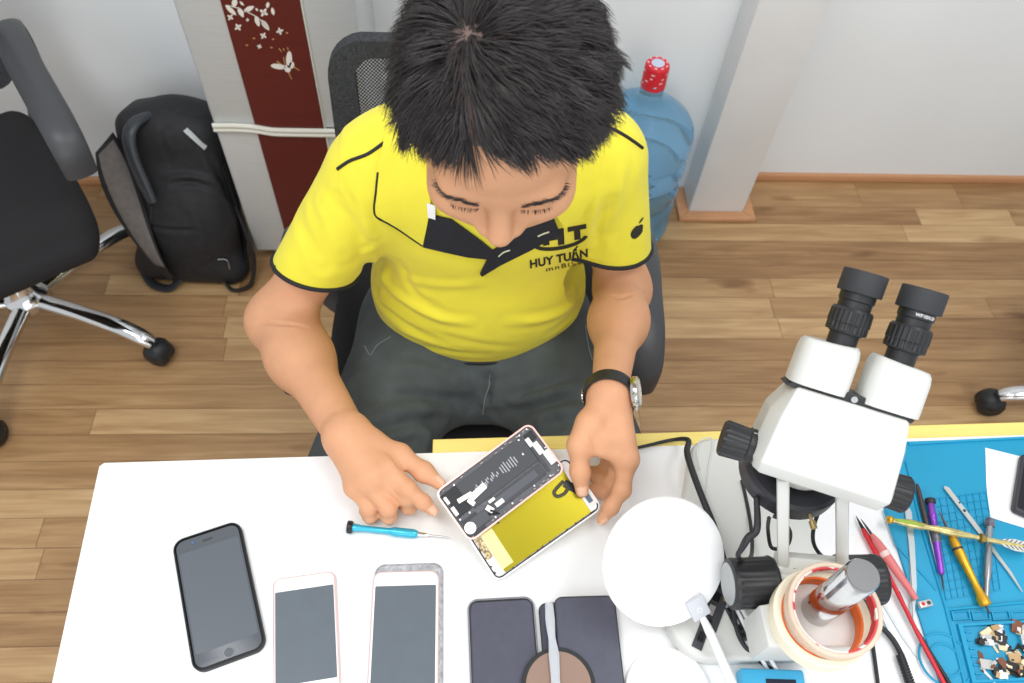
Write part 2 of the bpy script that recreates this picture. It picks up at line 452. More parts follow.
fmb.add([(-2.9, -.9, -.001), (3.35, -.9, -.001), (3.35, 1.80, -.001), (-2.9, 1.80, -.001)], [(0, 1, 2, 3)]); tones.append(-.1); shifts.append(0)
fl = struct(obj('floor', fmb, floor_material(), origin=(0, 0, 0), smooth=None))
for nm, dat in (('tone', tones), ('shift', shifts)):
    a = fl.data.attributes.new(nm, 'FLOAT', 'FACE'); a.data.foreach_set('value', np.array(dat, np.float32))

WALL = mat('white_wall_paint', (238, 242, 244), .75, noise=.02, nscale=3, bump=.12, bscale=60)
struct(obj('wall_back', MB().add(*g_prism([(-2.9, 1.69), (.73, 1.69), (.73, 1.742), (3.35, 1.742), (3.35, 1.86), (-2.9, 1.86)], 0, 2.9)), WALL, origin=(0, 1.69, 0), smooth=None))
# square pillar standing in front of the wall
px0, px1, pyf = .650, .812, 1.594
pill = MB().add(*g_box(px1 - px0, 1.76 - pyf, 2.9, .004, 2, c=((px0 + px1) / 2, (pyf + 1.76) / 2, 1.45)))
struct(obj('wall_pillar', pill, mat('pillar_paint', (233, 234, 234), .7, noise=.03, nscale=5, bump=.2, bscale=35), origin=(.73, 1.65, 0)))
TRIMM = mat('baseboard_wood', (203, 150, 108), .5, noise=.08, nscale=6, stretch=(2, 30, 30))
tb = MB()
for x0, x1, wy in ((-2.85, px0 - .03, 1.69), (px1 + .03, 3.3, 1.742)): tb.add(*g_box(x1 - x0, .014, .026, .004, 2, c=((x0 + x1) / 2, wy - .006, .013)))
struct(obj('baseboard_back', tb, TRIMM, origin=(0, 1.69, 0)))
tb = MB()
tb.add(*g_prism([(px0 - .032, pyf - .032), (px1 + .032, pyf - .032), (px1, pyf), (px0, pyf)], 0, .012, .003))
tb.add(*g_prism([(px1 + .032, pyf - .032), (px1 + .032, 1.742), (px1, 1.742), (px1, pyf)], 0, .012, .003))
tb.add(*g_prism([(px0 - .032, 1.70), (px0 - .032, pyf - .032), (px0, pyf), (px0, 1.70)], 0, .012, .003))
struct(obj('baseboard_pillar', tb, TRIMM, origin=(.73, 1.6, 0)))

# ================================================================== desk
TZ = .75
WHITE = mat('white_laminate', (243, 243, 243), .35)
YEL = mat('yellow_edge_wood', (240, 218, 124), .5, noise=.04, nscale=8, stretch=(2, 30, 30))
CHROME = mat('chrome', (225, 225, 225), .12, 1.0)
desk = thing('desk', 'white laminate work desk with a yellow edging strip along its far side', 'desk', (.3, .2, 0))
bl, br = V(-.466, .455), V(1.25, .4985)
def bey(x): return bl[1] + (x - bl[0]) * (br[1] - bl[1]) / (br[0] - bl[0])
top = [(-.440, .02), (-.440 + .001, .019), (1.25, .019 + .02), (1.25, bey(1.25)), (-.462, bey(-.462)), (-.466, bey(-.466) - .004)]
top = [(-.436, -.12), (1.25, -.10), (1.25, bey(1.25)), (-.461, bey(-.461)), (-.466, bey(-.466) - .005)]
obj('desk_top', MB().add(*g_prism(top, TZ - .028, TZ, .0015, 2)), WHITE, desk, smooth=30)
ys = [(-.043, bey(-.043)), (1.25, bey(1.25)), (1.25, bey(1.25) + .02), (-.043, bey(-.043) + .02)]
obj('edge_strip', MB().add(*g_prism(ys, TZ - .028, TZ - .001, .001, 1)), YEL, desk, smooth=30, label='yellow wooden strip on the far edge')
LEGM = mat('white_metal', (225, 225, 225), .4)
for x, y in ((-.40, .40), (-.38, -.07), (1.19, .44), (1.19, -.05)):
    obj('leg', MB().add(*g_box(.04, .04, TZ - .028, .003, 2, c=(x, y, (TZ - .028) / 2))), LEGM, desk)

# ================================================================== phones on the desk
BLACKG = mat('black_glass', (28, 30, 33), .16, coat=.0, spec=.5)
GREYG = mat('grey_screen_glass', (94, 99, 106), .3, spec=.35)
GREYG2 = mat('slate_screen_glass', (98, 106, 113), .32, spec=.3, noise=.03, nscale=60)
VIOG = mat('violet_black_glass', (84, 84, 97), .25, spec=.35, noise=.05, nscale=90)
WPL = mat('white_phone_plastic', (244, 243, 243), .3)
BLKP = mat('black_rubber', (30, 31, 33), .55)
ROSE = mat('rose_aluminium', (233, 205, 200), .35, .4)
SILV = mat('silver_aluminium', (205, 207, 210), .35, .85)
DARKM = mat('dark_metal', (70, 72, 75), .4, .5)
WORN = mat('scuffed_grey_aluminium', (170, 172, 176), .55, .3, noise=.35, nscale=160)
GOLD = mat('gold_metal', (214, 165, 60), .35, .8)

def phone_frame(front, back, z=TZ):       # mid points (photo) of the two short edges -> local frame, y along the phone
    a = P(front[0], front[1], z + .007); b = P(back[0], back[1], z + .007)
    return a, b
def phone(name, label, cx, cy, ang, w, l, body, screen, scr_w, scr_l, z=TZ, t=.0075, r=.010, face=None, group=None, home=0, scr_dy=0.0, rim=None, speaker=True, ring=None):
    """phone lying flat; local +y is the end away from the camera"""
    M = T(cx, cy, z, ang)
    root = thing(name, label, 'phone', (cx, cy, z), group)
    obj('body', MB().add(*g_prism(rrect(w, l, r), 0, t - .0006, .0022, 4), M=M), body, root)
    if face is not None:
        obj('front_panel', MB().add(*g_prism(rrect(w - .004, l - .004, r - .002), t - .0008, t, .0004, 2), M=M), face, root)
    obj('screen', MB().add(*g_prism(rrect(scr_w, scr_l, .0012 if face is WPL else .003 if face is not None else r - .004, cy=scr_dy), t - .0004, t + .0003, .0002, 1), M=M), screen, root)
    if home:
        hy = home * (l / 2 - .0085)
        hb = MB().add(*g_cyl(.0056, t - .0002, t + .0002, 28), M=M @ T(0, hy, 0))
        obj('home_button', hb, face if face is not None else BLACKG, root)
        obj('button_ring', MB().add(*g_ring(.0052, .0060, t - .0001, t + .0006, 32), M=M @ T(0, hy, 0)), ring or SILV, root)
        if speaker: obj('speaker_slot', MB().add(*g_prism(rrect(.012, .0018, .0008), t, t + .0006), M=M @ T(0, -home * (l / 2 - .010), 0)), DARKM, root)
    if rim is not None:
        out = rrect(w + .003, l + .003, r + .0015); inn = rrect(w - .001, l - .001, r - .0005); n = len(out); mb = MB()
        vs = [(x, y, z_) for pts, z_ in ((out, 0.0003), (out, t), (inn, t + .0012), (inn, .0003)) for x, y in pts]
        fs = [(k * n + i, k * n + (i + 1) % n, ((k + 1) % 4) * n + (i + 1) % n, ((k + 1) % 4) * n + i) for k in range(4) for i in range(n)]
        obj('case', mb.add(vs, fs, M=M), rim, root)
    return root, M

q = [P(x, y, TZ + .007) for x, y in ((171.4, 540), (239.8, 521.4), (267, 649), (194, 674))]
c0 = sum(q) / 4; e1 = unit((q[1] - q[2]) + (q[0] - q[3])); a0 = math.atan2(e1[1], e1[0]) - PI / 2
ph, M = phone('smartphone', 'black smartphone in a black case lying alone at the left end of the desk', c0[0], c0[1], a0, .0775, .158, BLKP, GREYG, .070, .122, rim=BLKP, face=mat('charcoal_glass', (88, 92, 98), .25, spec=.4), home=-1, r=.012, ring=mat('dim_ring', (128, 132, 138), .35))
obj('front_camera', MB().add(*g_cyl(.0016, .0075, .0081, 16), M=M @ T(-.017, .0705, 0)), mat('lens_blue', (80, 110, 160), .2), ph)

def lay(front_l, front_r, left_low, right_low):
    """four photo points: far short edge left/right, a point low on the left edge, one low on the right edge"""
    A, B, C_, D_ = [P(x, y, TZ + .007) for x, y in (front_l, front_r, left_low, right_low)]
    dirv = unit((A - C_) + (B - D_)); w_ = np.linalg.norm((B - A)[:2]); far = (A + B) / 2
    return far, dirv, w_, math.atan2(dirv[1], dirv[0]) - PI / 2
far, dv, w_, an = lay((273, 575), (335, 574), (273, 680), (340, 680)); l_ = .138; c = far - dv * l_ / 2
PH2 = (w_, far, an)
phone('smartphone', 'small white smartphone with a blank grey screen and round home button away from the camera', c[0], c[1], an, w_, l_, ROSE, GREYG2, w_ - .0055, .104, face=WPL, home=1, r=.009, ring=mat('pale_ring', (222, 220, 220), .3), speaker=False)
# phone three: a grey shell with the white front panel lying shifted on it
far, dv, w_, an = lay((375, 563), (443, 563), (369, 683), (443, 683)); l_ = .160; c = far - dv * l_ / 2
r3 = thing('smartphone_shell', 'scuffed grey metal phone shell peeking out under the large white phone', 'phone shell', (c[0], c[1], TZ))
obj('back_shell', MB().add(*g_prism(rrect(w_, l_, .012), 0, .007, .003, 4), M=T(c[0], c[1], TZ, an)), WORN, r3)
obj('glass_rim', MB().add(*g_prism(rrect(w_ - .006, l_ - .006, .009), .0065, .0076, .0004, 2), M=T(c[0], c[1], TZ, an)), mat('worn_grey_glass', (176, 178, 182), .4, noise=.3, nscale=220), r3)
far, dv, w2, an = lay((373, 572), (440, 572), (366, 683), (440, 683)); l_ = .158; c = far - dv * l_ / 2
phone('smartphone', 'large white smartphone with a slate grey screen, resting on a scuffed grey shell', c[0], c[1], an, w2 * .985, l_, ROSE, GREYG2, w2 * .985 - .0075, .122, z=TZ + .0076, t=.0055, face=WPL, r=.011, home=0)
# phones four, five, six
far, dv, w_, an = lay((467, 600), (534, 598), (470, 683), (541, 683)); l_ = .146; c = far - dv * l_ / 2
CLEAR = mat('clear_plastic_film', (235, 238, 242), .15, trans=.75, ior=1.3)
SMOKE = mat('clear_case_plastic', (196, 198, 204), .2, trans=.6, ior=1.2)
ph4, M4 = phone('smartphone', 'violet-black smartphone in a clear case, left of the pair near the desk front', c[0], c[1], an, w_ - .003, l_, DARKM, VIOG, w_ - .008, l_ - .006, rim=SMOKE, r=.011)
far, dv, w_, an = lay((538, 601), (602, 600), (546, 683), (612, 683)); l_ = .146; c = far - dv * l_ / 2
P5 = (c, an)
phone('smartphone', 'dark smartphone mostly covered, only its left edge showing beside a clear film strip', c[0], c[1], an, w_, l_, DARKM, VIOG, w_ - .005, l_ - .006, r=.010, t=.006)
far, dv, w_, an = lay((553, 598), (614, 596), (558, 683), (625, 683)); l_ = .146; c = far - dv * l_ / 2
P6 = (c, an, w_)
ph6, M6 = phone('smartphone', 'dark smartphone on top of another, carrying a round brown disc', c[0], c[1], an, w_, l_, DARKM, VIOG, w_ - .004, l_ - .005, z=TZ + .0064, t=.0072, r=.010)
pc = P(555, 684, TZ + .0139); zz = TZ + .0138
bp_ = thing('round_disc', 'round brown disc with a black rim lying on the stacked dark phones', 'plate', (pc[0], pc[1], zz))  # flat brown disc with a black rim laid over both phones
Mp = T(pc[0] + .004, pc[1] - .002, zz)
obj('disc', MB().add(*g_cyl(.0375, 0, .0008, 48), M=Mp), mat('brown_disc', (148, 122, 108), .35, spec=.3), bp_)
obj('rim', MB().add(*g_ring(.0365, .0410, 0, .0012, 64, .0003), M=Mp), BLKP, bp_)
# crumpled clear strip between the phones
sp_ = [P(549, 603, zz + .003), P(551, 630, zz + .004), P(554, 655, zz + .0045), P(556, 690, zz + .0045), P(558, 730, zz + .0045)]
sp_ = catmull(sp_, 8)
tag(obj('film_strip', MB().add(*g_tube(sp_, [.0045, .0055, .004, .006, .005, .0055, .005], 8, flat=.3)), mat('clear_film', (214, 217, 222), .25, trans=.35, ior=1.2, bump=.6, bscale=120)), 'crumpled clear film strip along the left edge of the stacked dark phones', 'film')
# ================================================================== the person
def skin_material():
    m = mat('skin', (211, 156, 119), .5, noise=.05, nscale=25, bump=.12, bscale=420, sss=.08, spec=.35)
    return m
SKIN = skin_material()
SCALP = mat('scalp', (104, 86, 79), .7, noise=.1, nscale=90)
LIPS = mat('lips', (196, 120, 105), .45)
NAIL = mat('nail', (226, 178, 150), .32)
HAIR = mat('black_hair', (57, 52, 52), .42, noise=.25, nscale=60, spec=.45)
SHIRT = mat('yellow_jersey', (234, 221, 58), .75, noise=.03, nscale=30, bump=.25, bscale=900, sheen=.15)
TRIM = mat('black_piping', (30, 30, 34), .7)
NAVY = mat('black_collar_cloth', (34, 35, 42), .85, noise=.25, nscale=400, bump=.4, bscale=900)
TROU = mat('charcoal_twill', (76, 83, 85), .85, noise=.12, nscale=40, bump=.35, bscale=700)
STITCH = mat('grey_stitching', (128, 136, 136), .8)

person = thing('person', 'seated person in a yellow polo shirt bending over an opened phone at the desk', 'person', (.02, .80, 0))

# --- head frame
HC = V(.033, .562, 1.250)
HF = unit(V(-.03, -.83, -.56)); HU0 = V(-.05, -.55, .83); HU = unit(HU0 - HU0.dot(HF) * HF); HX = np.cross(HF, HU)
if HX[0] < 0: HX = -HX
HM = np.stack([HX, HF, HU], 1)
def hp(x, f, u): return HC + HX * x + HF * f + HU * u
B = Field((-.36, .34, .60), (.36, 1.0, 1.39), .0026)
# torso core, hidden by the clothes
B.ell((.017, .80, .88), (.135, .085, .17)); B.ell((.025, .815, .70), (.13, .09, .10), k=.05)
B.cone((-.09, .78, .955), (.15, .79, .965), .040, .040, k=.04)
# neck
B.cone((.02, .775, 1.03), hp(0, -.035, -.075), .062, .056, k=.03)
# cranium, face, jaw
B.ell(hp(0, -.006, .020), (.080, .097, .084), k=.03, M=HM)
B.ell(hp(0, .028, -.046), (.070, .064, .080), k=.03, M=HM)
B.ell(hp(0, .058, -.108), (.030, .030, .024), k=.035, M=HM)
for s in (-1, 1):
    B.ell(hp(.037 * s, .070, -.048), (.031, .028, .030), k=.02, M=HM)
    B.cone(hp(.060 * s, .005, -.075), hp(.03 * s, .058, -.105), .016, .016, k=.03)
B.cone(hp(-.040, .077, .002), hp(.040, .077, .002), .013, .013, k=.018)
for s in (-1, 1): B.ell(hp(.032 * s, .101, -.020), (.017, .013, .010), k=.012, mode='sub', M=HM)
for s in (-1, 1): B.ell(hp(.032 * s, .079, -.020), (.0160, .0135, .0125), k=.005, M=HM)
B.ell(hp(0, .084, -.064), (.036, .022, .030), k=.02, M=HM)
B.cone(hp(0, .086, -.006), hp(0, .112, -.046), .0085, .0125, k=.009)
for s in (-1, 1): B.ell(hp(.0135 * s, .103, -.050), (.0095, .0110, .0085), k=.007, M=HM)
for s in (-1, 1): B.ell(hp(.007 * s, .106, -.060), (.0035, .005, .004), k=.003, mode='sub', M=HM)
B.ell(hp(0, .095, -.077), (.024, .0095, .0055), k=.005, M=HM); B.ell(hp(0, .093, -.087), (.021, .010, .0060), k=.004, M=HM)
B.cone(hp(-.022, .101, -.082), hp(.022, .101, -.082), .0018, .0018, k=.003, mode='sub')
for s in (-1, 1):
    B.ell(hp(.079 * s, -.012, -.022), (.009, .019, .031), k=.008, M=HM)
    B.ell(hp(.087 * s, -.006, -.022), (.006, .010, .017), k=.006, mode='sub', M=HM)
# arms
SR, SL = V(-.128, .766, .948), V(.183, .795, .955)
ER, EL = V(-.277, .695, .725), V(.243, .748, .735)
WR = P(348, 437, .797); WL = P(609, 396, .848)
def arm(S, E, W, r_sh, r_el, r_fa, r_wr, flat):
    B.cone(S, E, r_sh, r_el, k=.03)
    m = E + (W - E) * .34
    B.cone(E, m, r_el, r_fa, k=.045); B.cone(m, W, r_fa, r_wr, k=.05)
arm(SR, ER, WR, .042, .038, .037, .026, 1)
arm(SL, EL, WL, .040, .035, .0335, .0220, 1)
# hands ------------------------------------------------------------
nails = []
def finger(js, rs, k=.006):
    js = [np.asarray(j, float) for j in js]
    for a, b, ra, rb in zip(js[:-1], js[1:], rs[:-1], rs[1:]): B.cone(a, b, ra, rb, k=k)
    for j, r in list(zip(js, rs))[1:-1]: B.ell(j, (r * 1.07,) * 3, k=.004)
def hand(W, wrist_r, palm, fingers, thumb, palm_r):
    for (m, r) in palm: B.cone(W, m, wrist_r, r, k=.014)
    ms = [m for m, r in palm]
    for a, b in zip(ms[:-1], ms[1:]): B.cone(a, b, palm_r, palm_r, k=.010)
    for js, rs in fingers: finger(js, rs)
    js, rs = thumb; B.cone(W, js[0], wrist_r * .9, rs[0], k=.012); finger(js, rs, k=.010)
# right hand, resting on the desk left of the opened phone
rI = [P(387, 468, .806), P(408, 489, .803), P(423, 502, .795), P(433, 511, .787)]
rM = [P(376, 474, .805), P(407, 497, .790), P(409, 506, .770), P(402, 504, .761)]
rR = [P(365, 480, .800), P(388, 508, .785), P(389, 516, .767), P(382, 511, .7595)]
rP = [P(355, 487, .791), P(369, 508, .777), P(370, 516, .763), P(364, 511, .7590)]
rT = [P(371, 444, .800), P(400, 455, .800), P(424, 472, .799), P(440, 484, .797)]
pal = [(rI[0], .0125), (rM[0], .013), (rR[0], .0125), (rP[0], .0115)]
hand(WR, .0245, pal, [(rI, [.0118, .0097, .0085, .0068]), (rM, [.0122, .0102, .0092, .0080]), (rR, [.0118, .0098, .0088, .0076]), (rP, [.0105, .0088, .0079, .0070])], (rT, [.017, .0125, .0108, .0078]), .012)
B.cone(WR, (rM[0] + rR[0]) / 2, .024, .016, k=.012)
B.cone(WR + V(0, 0, -.012), (rR[0] + rP[0]) / 2 + V(.004, .012, -.016), .017, .014, k=.012)
# left hand, pinching the corner of the lifted display
lI = [P(627, 459, .830), P(622, 490, .806), P(611, 507, .791), P(602, 520, .777)]
lM = [P(622, 457, .806), P(612, 484, .780), P(601, 480, .768), P(592, 475, .765)]
lR = [P(616, 451, .790), P(613, 484, .770), P(603, 492, .768), P(594, 489, .768)]
lP = [P(609, 445, .779), P(606, 470, .766), P(598, 474, .764), P(591, 471, .764)]
lT = [P(590, 424, .846), P(579, 445, .838), P(580, 472, .816), P(582, 491, .800)]
pal = [(lI[0], .0125), (lM[0], .0125), (lR[0], .012), (lP[0], .011)]
hand(WL, .0195, pal, [(lI, [.0122, .0102, .0090, .0070]), (lM, [.0115, .0098, .0086, .0072]), (lR, [.011, .0094, .0083, .0070]), (lP, [.0098, .0084, .0075, .0066])], (lT, [.0165, .0128, .0108, .0082]), .012)
B.cone(WL, (lI[0] + lM[0]) / 2, .021, .016, k=.012)
B.cone(lT[1], lI[0], .0075, .0085, k=.010); B.cone(lT[0] * .5 + lT[1] * .5, WL * .3 + lI[0] * .7, .010, .011, k=.012); B.ell(lT[1] * .4 + lI[0] * .4 + WL * .2, (.012, .012, .012), k=.012)
Vb, Qb = B.mesh(2)
# --- small sculpting on the finished surface
def normals(V_, Q):
    a, b, c, d = (V_[Q[:, i]] for i in range(4)); n = np.cross(c - a, d - b); N = np.zeros_like(V_)
    for i in range(4):
        for k in range(3): N[:, k] += np.bincount(Q[:, i], n[:, k], len(V_))
    return N / (np.linalg.norm(N, axis=1)[:, None] + 1e-12)
def polydist(V_, pl):
    best = np.full(len(V_), 1e9)
    for a, b in zip(pl[:-1], pl[1:]):
        ba = b - a; t = np.clip(((V_ - a) @ ba) / (ba @ ba + 1e-12), 0, 1); d = np.linalg.norm(V_ - a - t[:, None] * ba, axis=1); best = np.minimum(best, d)
    return best
def bvh_of(V_, Q): return BVHTree.FromPolygons([tuple(v) for v in V_], [tuple(q) for q in Q])
def hit(bvh, x, y):
    d = unit(ray(x, y)); loc, n, i, ds = bvh.ray_cast(Vector(CAM), Vector(d))
    if loc is None: return None, None
    n = V(*n); 
    if n.dot(d) > 0: n = -n
    return V(*loc), n
def sculpt(V_, Q, bvh, folds):
    N = normals(V_, Q); disp = np.zeros(len(V_))
    for pts, amp, sig in folds:
        w3 = [hit(bvh, x, y)[0] for x, y in pts]; w3 = [p for p in w3 if p is not None]
        if len(w3) < 2: continue
        w3 = catmull(w3, 5); lo = np.min(w3, 0) - 4 * sig; hi = np.max(w3, 0) + 4 * sig
        m = np.all((V_ > lo) & (V_ < hi), 1)
        if not m.any(): continue
        dd = polydist(V_[m], w3); L = np.linalg.norm(w3[0] - w3[-1]) + 1e-6
        te = np.minimum(np.linalg.norm(V_[m] - w3[0], axis=1), np.linalg.norm(V_[m] - w3[-1], axis=1)) / (.25 * L)
        e = np.exp(-(dd / sig) ** 2) * np.clip(te + .15, 0, 1)
        back = np.exp(-((dd - 1.9 * sig) / sig) ** 2) * .35 * np.clip(te, 0, 1)
        disp[m] += amp * (e - back)
    return V_ + N * disp[:, None]
bv = bvh_of(Vb, Qb)
Vb = sculpt(Vb, Qb, bv, [
    ([(258, 322), (280, 324), (306, 328)], -.0022, .0030), ([(594, 296), (620, 298), (646, 295)], -.0026, .0032),
    ([(392, 458), (398, 466), (402, 470)], -.0012, .0020), ([(380, 476), (394, 492), (402, 500)], -.0010, .0018), ([(368, 482), (384, 506)], -.0010, .0018), ([(357, 490), (366, 508)], -.0009, .0018),
    ([(404, 488), (412, 485)], -.0007, .0012), ([(424, 467), (420, 475)], -.0006, .0012), ([(574, 473), (588, 473)], -.0007, .0012), ([(590, 434), (595, 446), (600, 452)], -.0012, .002),
    ([(616, 489), (630, 493)], -.0006, .0012), ([(425, 226), (480, 228)], 0.0, .003)])
cen = Vb[Qb].mean(1); nb_ = normals(Vb, Qb)[Qb].mean(1)
loc = (cen - HC) @ HM                      # head-local face centres
def hairline(l):                           # >0 where hair grows
    x, f, u = l[:, 0], l[:, 1], l[:, 2]
    front = .061 - .10 * np.maximum(0, np.abs(x) - .045)      # forward limit on top of the head
    side = u - (-.030 + np.maximum(0, f + .02) * 1.1)
    top = np.minimum(front - f + np.minimum(0, (u - .055) * .9), side)
    r = np.sqrt(x ** 2 + f ** 2 + u ** 2)
    return np.where((r < .135) & (u > -.075), np.where(f < -.02, u + .075, top), -1)
mi = np.zeros(len(Qb), int); mi[hairline(loc) > 0] = 1
lm = (np.abs(loc[:, 0]) < .023) & (loc[:, 1] > .094) & (np.abs(loc[:, 2] + .082) < .009); mi[lm] = 2
def nail_faces(tip, prev, up, L=.0064, Wd=.0056):
    ax = unit(tip - prev); up = unit(up - up.dot(ax) * ax); sd = np.cross(ax, up)
    d = cen - (tip - ax * .001); a, s_, u = d @ ax, d @ sd, d @ up
    mi[(np.abs(a) < L) & (np.abs(s_) < Wd) & (u > .001) & (u < .012) & (nb_ @ up > .2)] = 3
toC = lambda p: unit(CAM - p)
nail_faces(lT[3], lT[2], toC(lT[3])); nail_faces(rI[3], rI[2], V(.2, .1, 1)); nail_faces(rT[3], rT[2], V(.3, .6, .8)); nail_faces(lI[3], lI[2], V(.7, -.2, .7))
for f_ in (rM, rR, rP): nail_faces(f_[3], f_[2], V(0, -1, -.3))
body = obj_np('body', Vb, Qb, [SKIN, SCALP, LIPS, NAIL], person, mi=mi)

# eyelashes and eyebrows
def hair_tufts(roots, dirs, lens, rad, seg=3, rings=5, bend=None):
    """many thin tapered strands as one (verts, quads)"""
    n = len(roots); t = np.linspace(0, 1, rings)
    d = dirs / (np.linalg.norm(dirs, axis=1)[:, None] + 1e-9)
    h = np.where(np.abs(d[:, 2:3]) < .9, V(0, 0, 1)[None], V(1, 0, 0)[None]); s1 = np.cross(d, h); s1 /= np.linalg.norm(s1, axis=1)[:, None]; s2 = np.cross(d, s1)
    Vv = np.zeros((n, rings, seg, 3))
    rr = np.interp(t, [0, .55, 1], [1, .85, .12])
    for k, tt in enumerate(t):
        c = roots + d * (lens * tt)[:, None] + (bend * (tt ** 2) if bend is not None else 0)
        for s in range(seg):
            a = 2 * PI * s / seg; Vv[:, k, s] = c + (s1 * math.cos(a) + s2 * math.sin(a)) * (rad * rr[k])[:, None]
    base = (np.arange(n) * rings * seg)[:, None, None]
    k = np.arange(rings - 1)[None, :, None]; s = np.arange(seg)[None, None, :]; s_ = (s + 1) % seg
    q = np.stack([base + k * seg + s, base + k * seg + s_, base + (k + 1) * seg + s_, base + (k + 1) * seg + s], -1).reshape(-1, 4)
    return Vv.reshape(-1, 3), q
bb = bvh_of(Vb, Qb)
def on_head(x, u):                         # front surface of the face at head-local (x, u)
    o = hp(x, .2, u); l, n, i, d = bb.ray_cast(Vector(o), Vector(-HF)); return V(*l), V(*n)
for s in (-1, 1):
    R_, D_, L_ = [], [], []
    for i in range(230):
        a = rng.random(); x = s * (.016 + .040 * a); u = .004 + .006 * math.sin(a * 2.4) + rng.normal() * .0022 * (1.2 - a)
        l, n = on_head(x, u); R_.append(l - n * .0005); D_.append(HX * s * .9 + HU * (.45 - .8 * a) + n * .15); L_.append(rng.uniform(.004, .008))
    v_, q_ = hair_tufts(np.array(R_), np.array(D_), np.array(L_), np.full(len(R_), .00022))
    obj_np('eyebrow', v_, q_, HAIR, person)
    R_, D_, L_ = [], [], []
    for i in range(40):
        a = rng.random() * 2 - 1; l, n = on_head(s * (.032 + a * .014), -.029 + .003 * a * a)
        R_.append(l); D_.append(n + HX * a * .4 - HU * .5); L_.append(rng.uniform(.003, .005))
    v_, q_ = hair_tufts(np.array(R_), np.array(D_), np.array(L_), np.full(len(R_), .00022), rings=4)
    obj_np('eyelashes', v_, q_, HAIR, person)

# hair: short black strands growing out of a whorl and sweeping forward
hf = np.where(hairline(loc) > 0.001)[0]
tri = Vb[Qb[hf]]; area = np.linalg.norm(np.cross(tri[:, 2] - tri[:, 0], tri[:, 3] - tri[:, 1]), axis=1); pr = area / area.sum()
NH = 26000
pick = rng.choice(len(hf), NH, p=pr); q4 = Vb[Qb[hf[pick]]]; uv = rng.random((NH, 2))
roots = (q4[:, 0] * ((1 - uv[:, :1]) * (1 - uv[:, 1:])) + q4[:, 1] * (uv[:, :1] * (1 - uv[:, 1:])) + q4[:, 2] * (uv[:, :1] * uv[:, 1:]) + q4[:, 3] * ((1 - uv[:, :1]) * uv[:, 1:]))
nrm = nb_[hf[pick]]
whorl = hit(bb, 474, 34)[0]
lr = (roots - HC) @ HM; lw = (whorl - HC) @ HM
dw = np.linalg.norm(roots - whorl, axis=1)
partx = lw[0] + (0.0 - lw[0]) * np.clip((lr[:, 1] - lw[1]) / .12, 0, 1) - .012      # thin line running forward from the whorl
keep = (dw > .0006) & ~((np.abs(lr[:, 0] - partx) < .0022) & (lr[:, 1] > lw[1]) & (rng.random(NH) < .75))
roots, nrm, lr, dw = roots[keep], nrm[keep], lr[keep], dw[keep]; NH = len(roots)
flow = roots - whorl; flow -= (flow * nrm).sum(1)[:, None] * nrm; flow /= np.linalg.norm(flow, axis=1)[:, None] + 1e-9
swirl = np.cross(nrm, flow)
right = np.clip((lr[:, 0] - partx[keep]) / .016 + .5, 0, 1)
# hair on top combs towards the person's left, the other side falls away from the part
flow = flow + HX[None] * (1.25 * right[:, None] - .9 * (1 - right[:, None])) + HF[None] * .12 + swirl * .15
flow -= (flow * nrm).sum(1)[:, None] * nrm; flow /= np.linalg.norm(flow, axis=1)[:, None] + 1e-9
# tufts
NT = 900
tc_ = roots[rng.choice(NH, NT, replace=False)]
g_id = np.zeros(NH, int)
for a in range(0, NH, 2000):
    g_id[a:a + 2000] = ((roots[a:a + 2000, None] - tc_[None]) ** 2).sum(2).argmin(1)
t_len = rng.uniform(.8, 1.2, NT); t_lift = rng.normal(0, .22, NT); t_side = rng.normal(0, .22, NT)
frontness = np.clip((lr[:, 1] - .03) / .05, 0, 1); sideness = np.clip((.045 - lr[:, 2]) / .07, 0, 1)
ln = (.042 - .018 * sideness - .012 * frontness) * t_len[g_id] * rng.uniform(.8, 1.12, NH)
lift = .80 - .12 * frontness + t_lift[g_id] + rng.normal(0, .10, NH) - .1 * sideness
lift *= np.clip(1.5 - dw / .03, 1, 1.5)
side_v = np.cross(nrm, flow)
dirs = flow + nrm * lift[:, None] + side_v * (t_side[g_id] + rng.normal(0, .12, NH))[:, None]
tips_pull = (tc_[g_id] - roots); tips_pull -= (tips_pull * nrm).sum(1)[:, None] * nrm
bend = tips_pull * .75 - nrm * (ln * (.30 + .22 * frontness))[:, None] + V(0, 0, -1)[None] * (ln * .12)[:, None]
v_, q_ = hair_tufts(roots - nrm * .001, dirs, ln, rng.uniform(.00042, .00075, NH), seg=3, rings=6, bend=bend)
obj_np('hair', v_, q_, HAIR, person)

# --- trousers
TR = Field((-.30, .28, .03), (.34, 1.02, .75), .0062)
TR.ell((.014, .80, .590), (.180, .116, .112)); TR.ell((.022, .87, .55), (.165, .10, .09), k=.04); TR.ell((.022, .70, .555), (.10, .10, .07), k=.05)
KR, KL = V(-.190, .40, .565), V(.235, .41, .565)
for hx, K in ((-.072, KR), (.122, KL)):
    TR.cone((hx, .80, .560), K, .100, .086, k=.05)
    a_ = V(K[0] * 1.02, .46, .10); TR.cone(K, a_, .072, .055, k=.03)

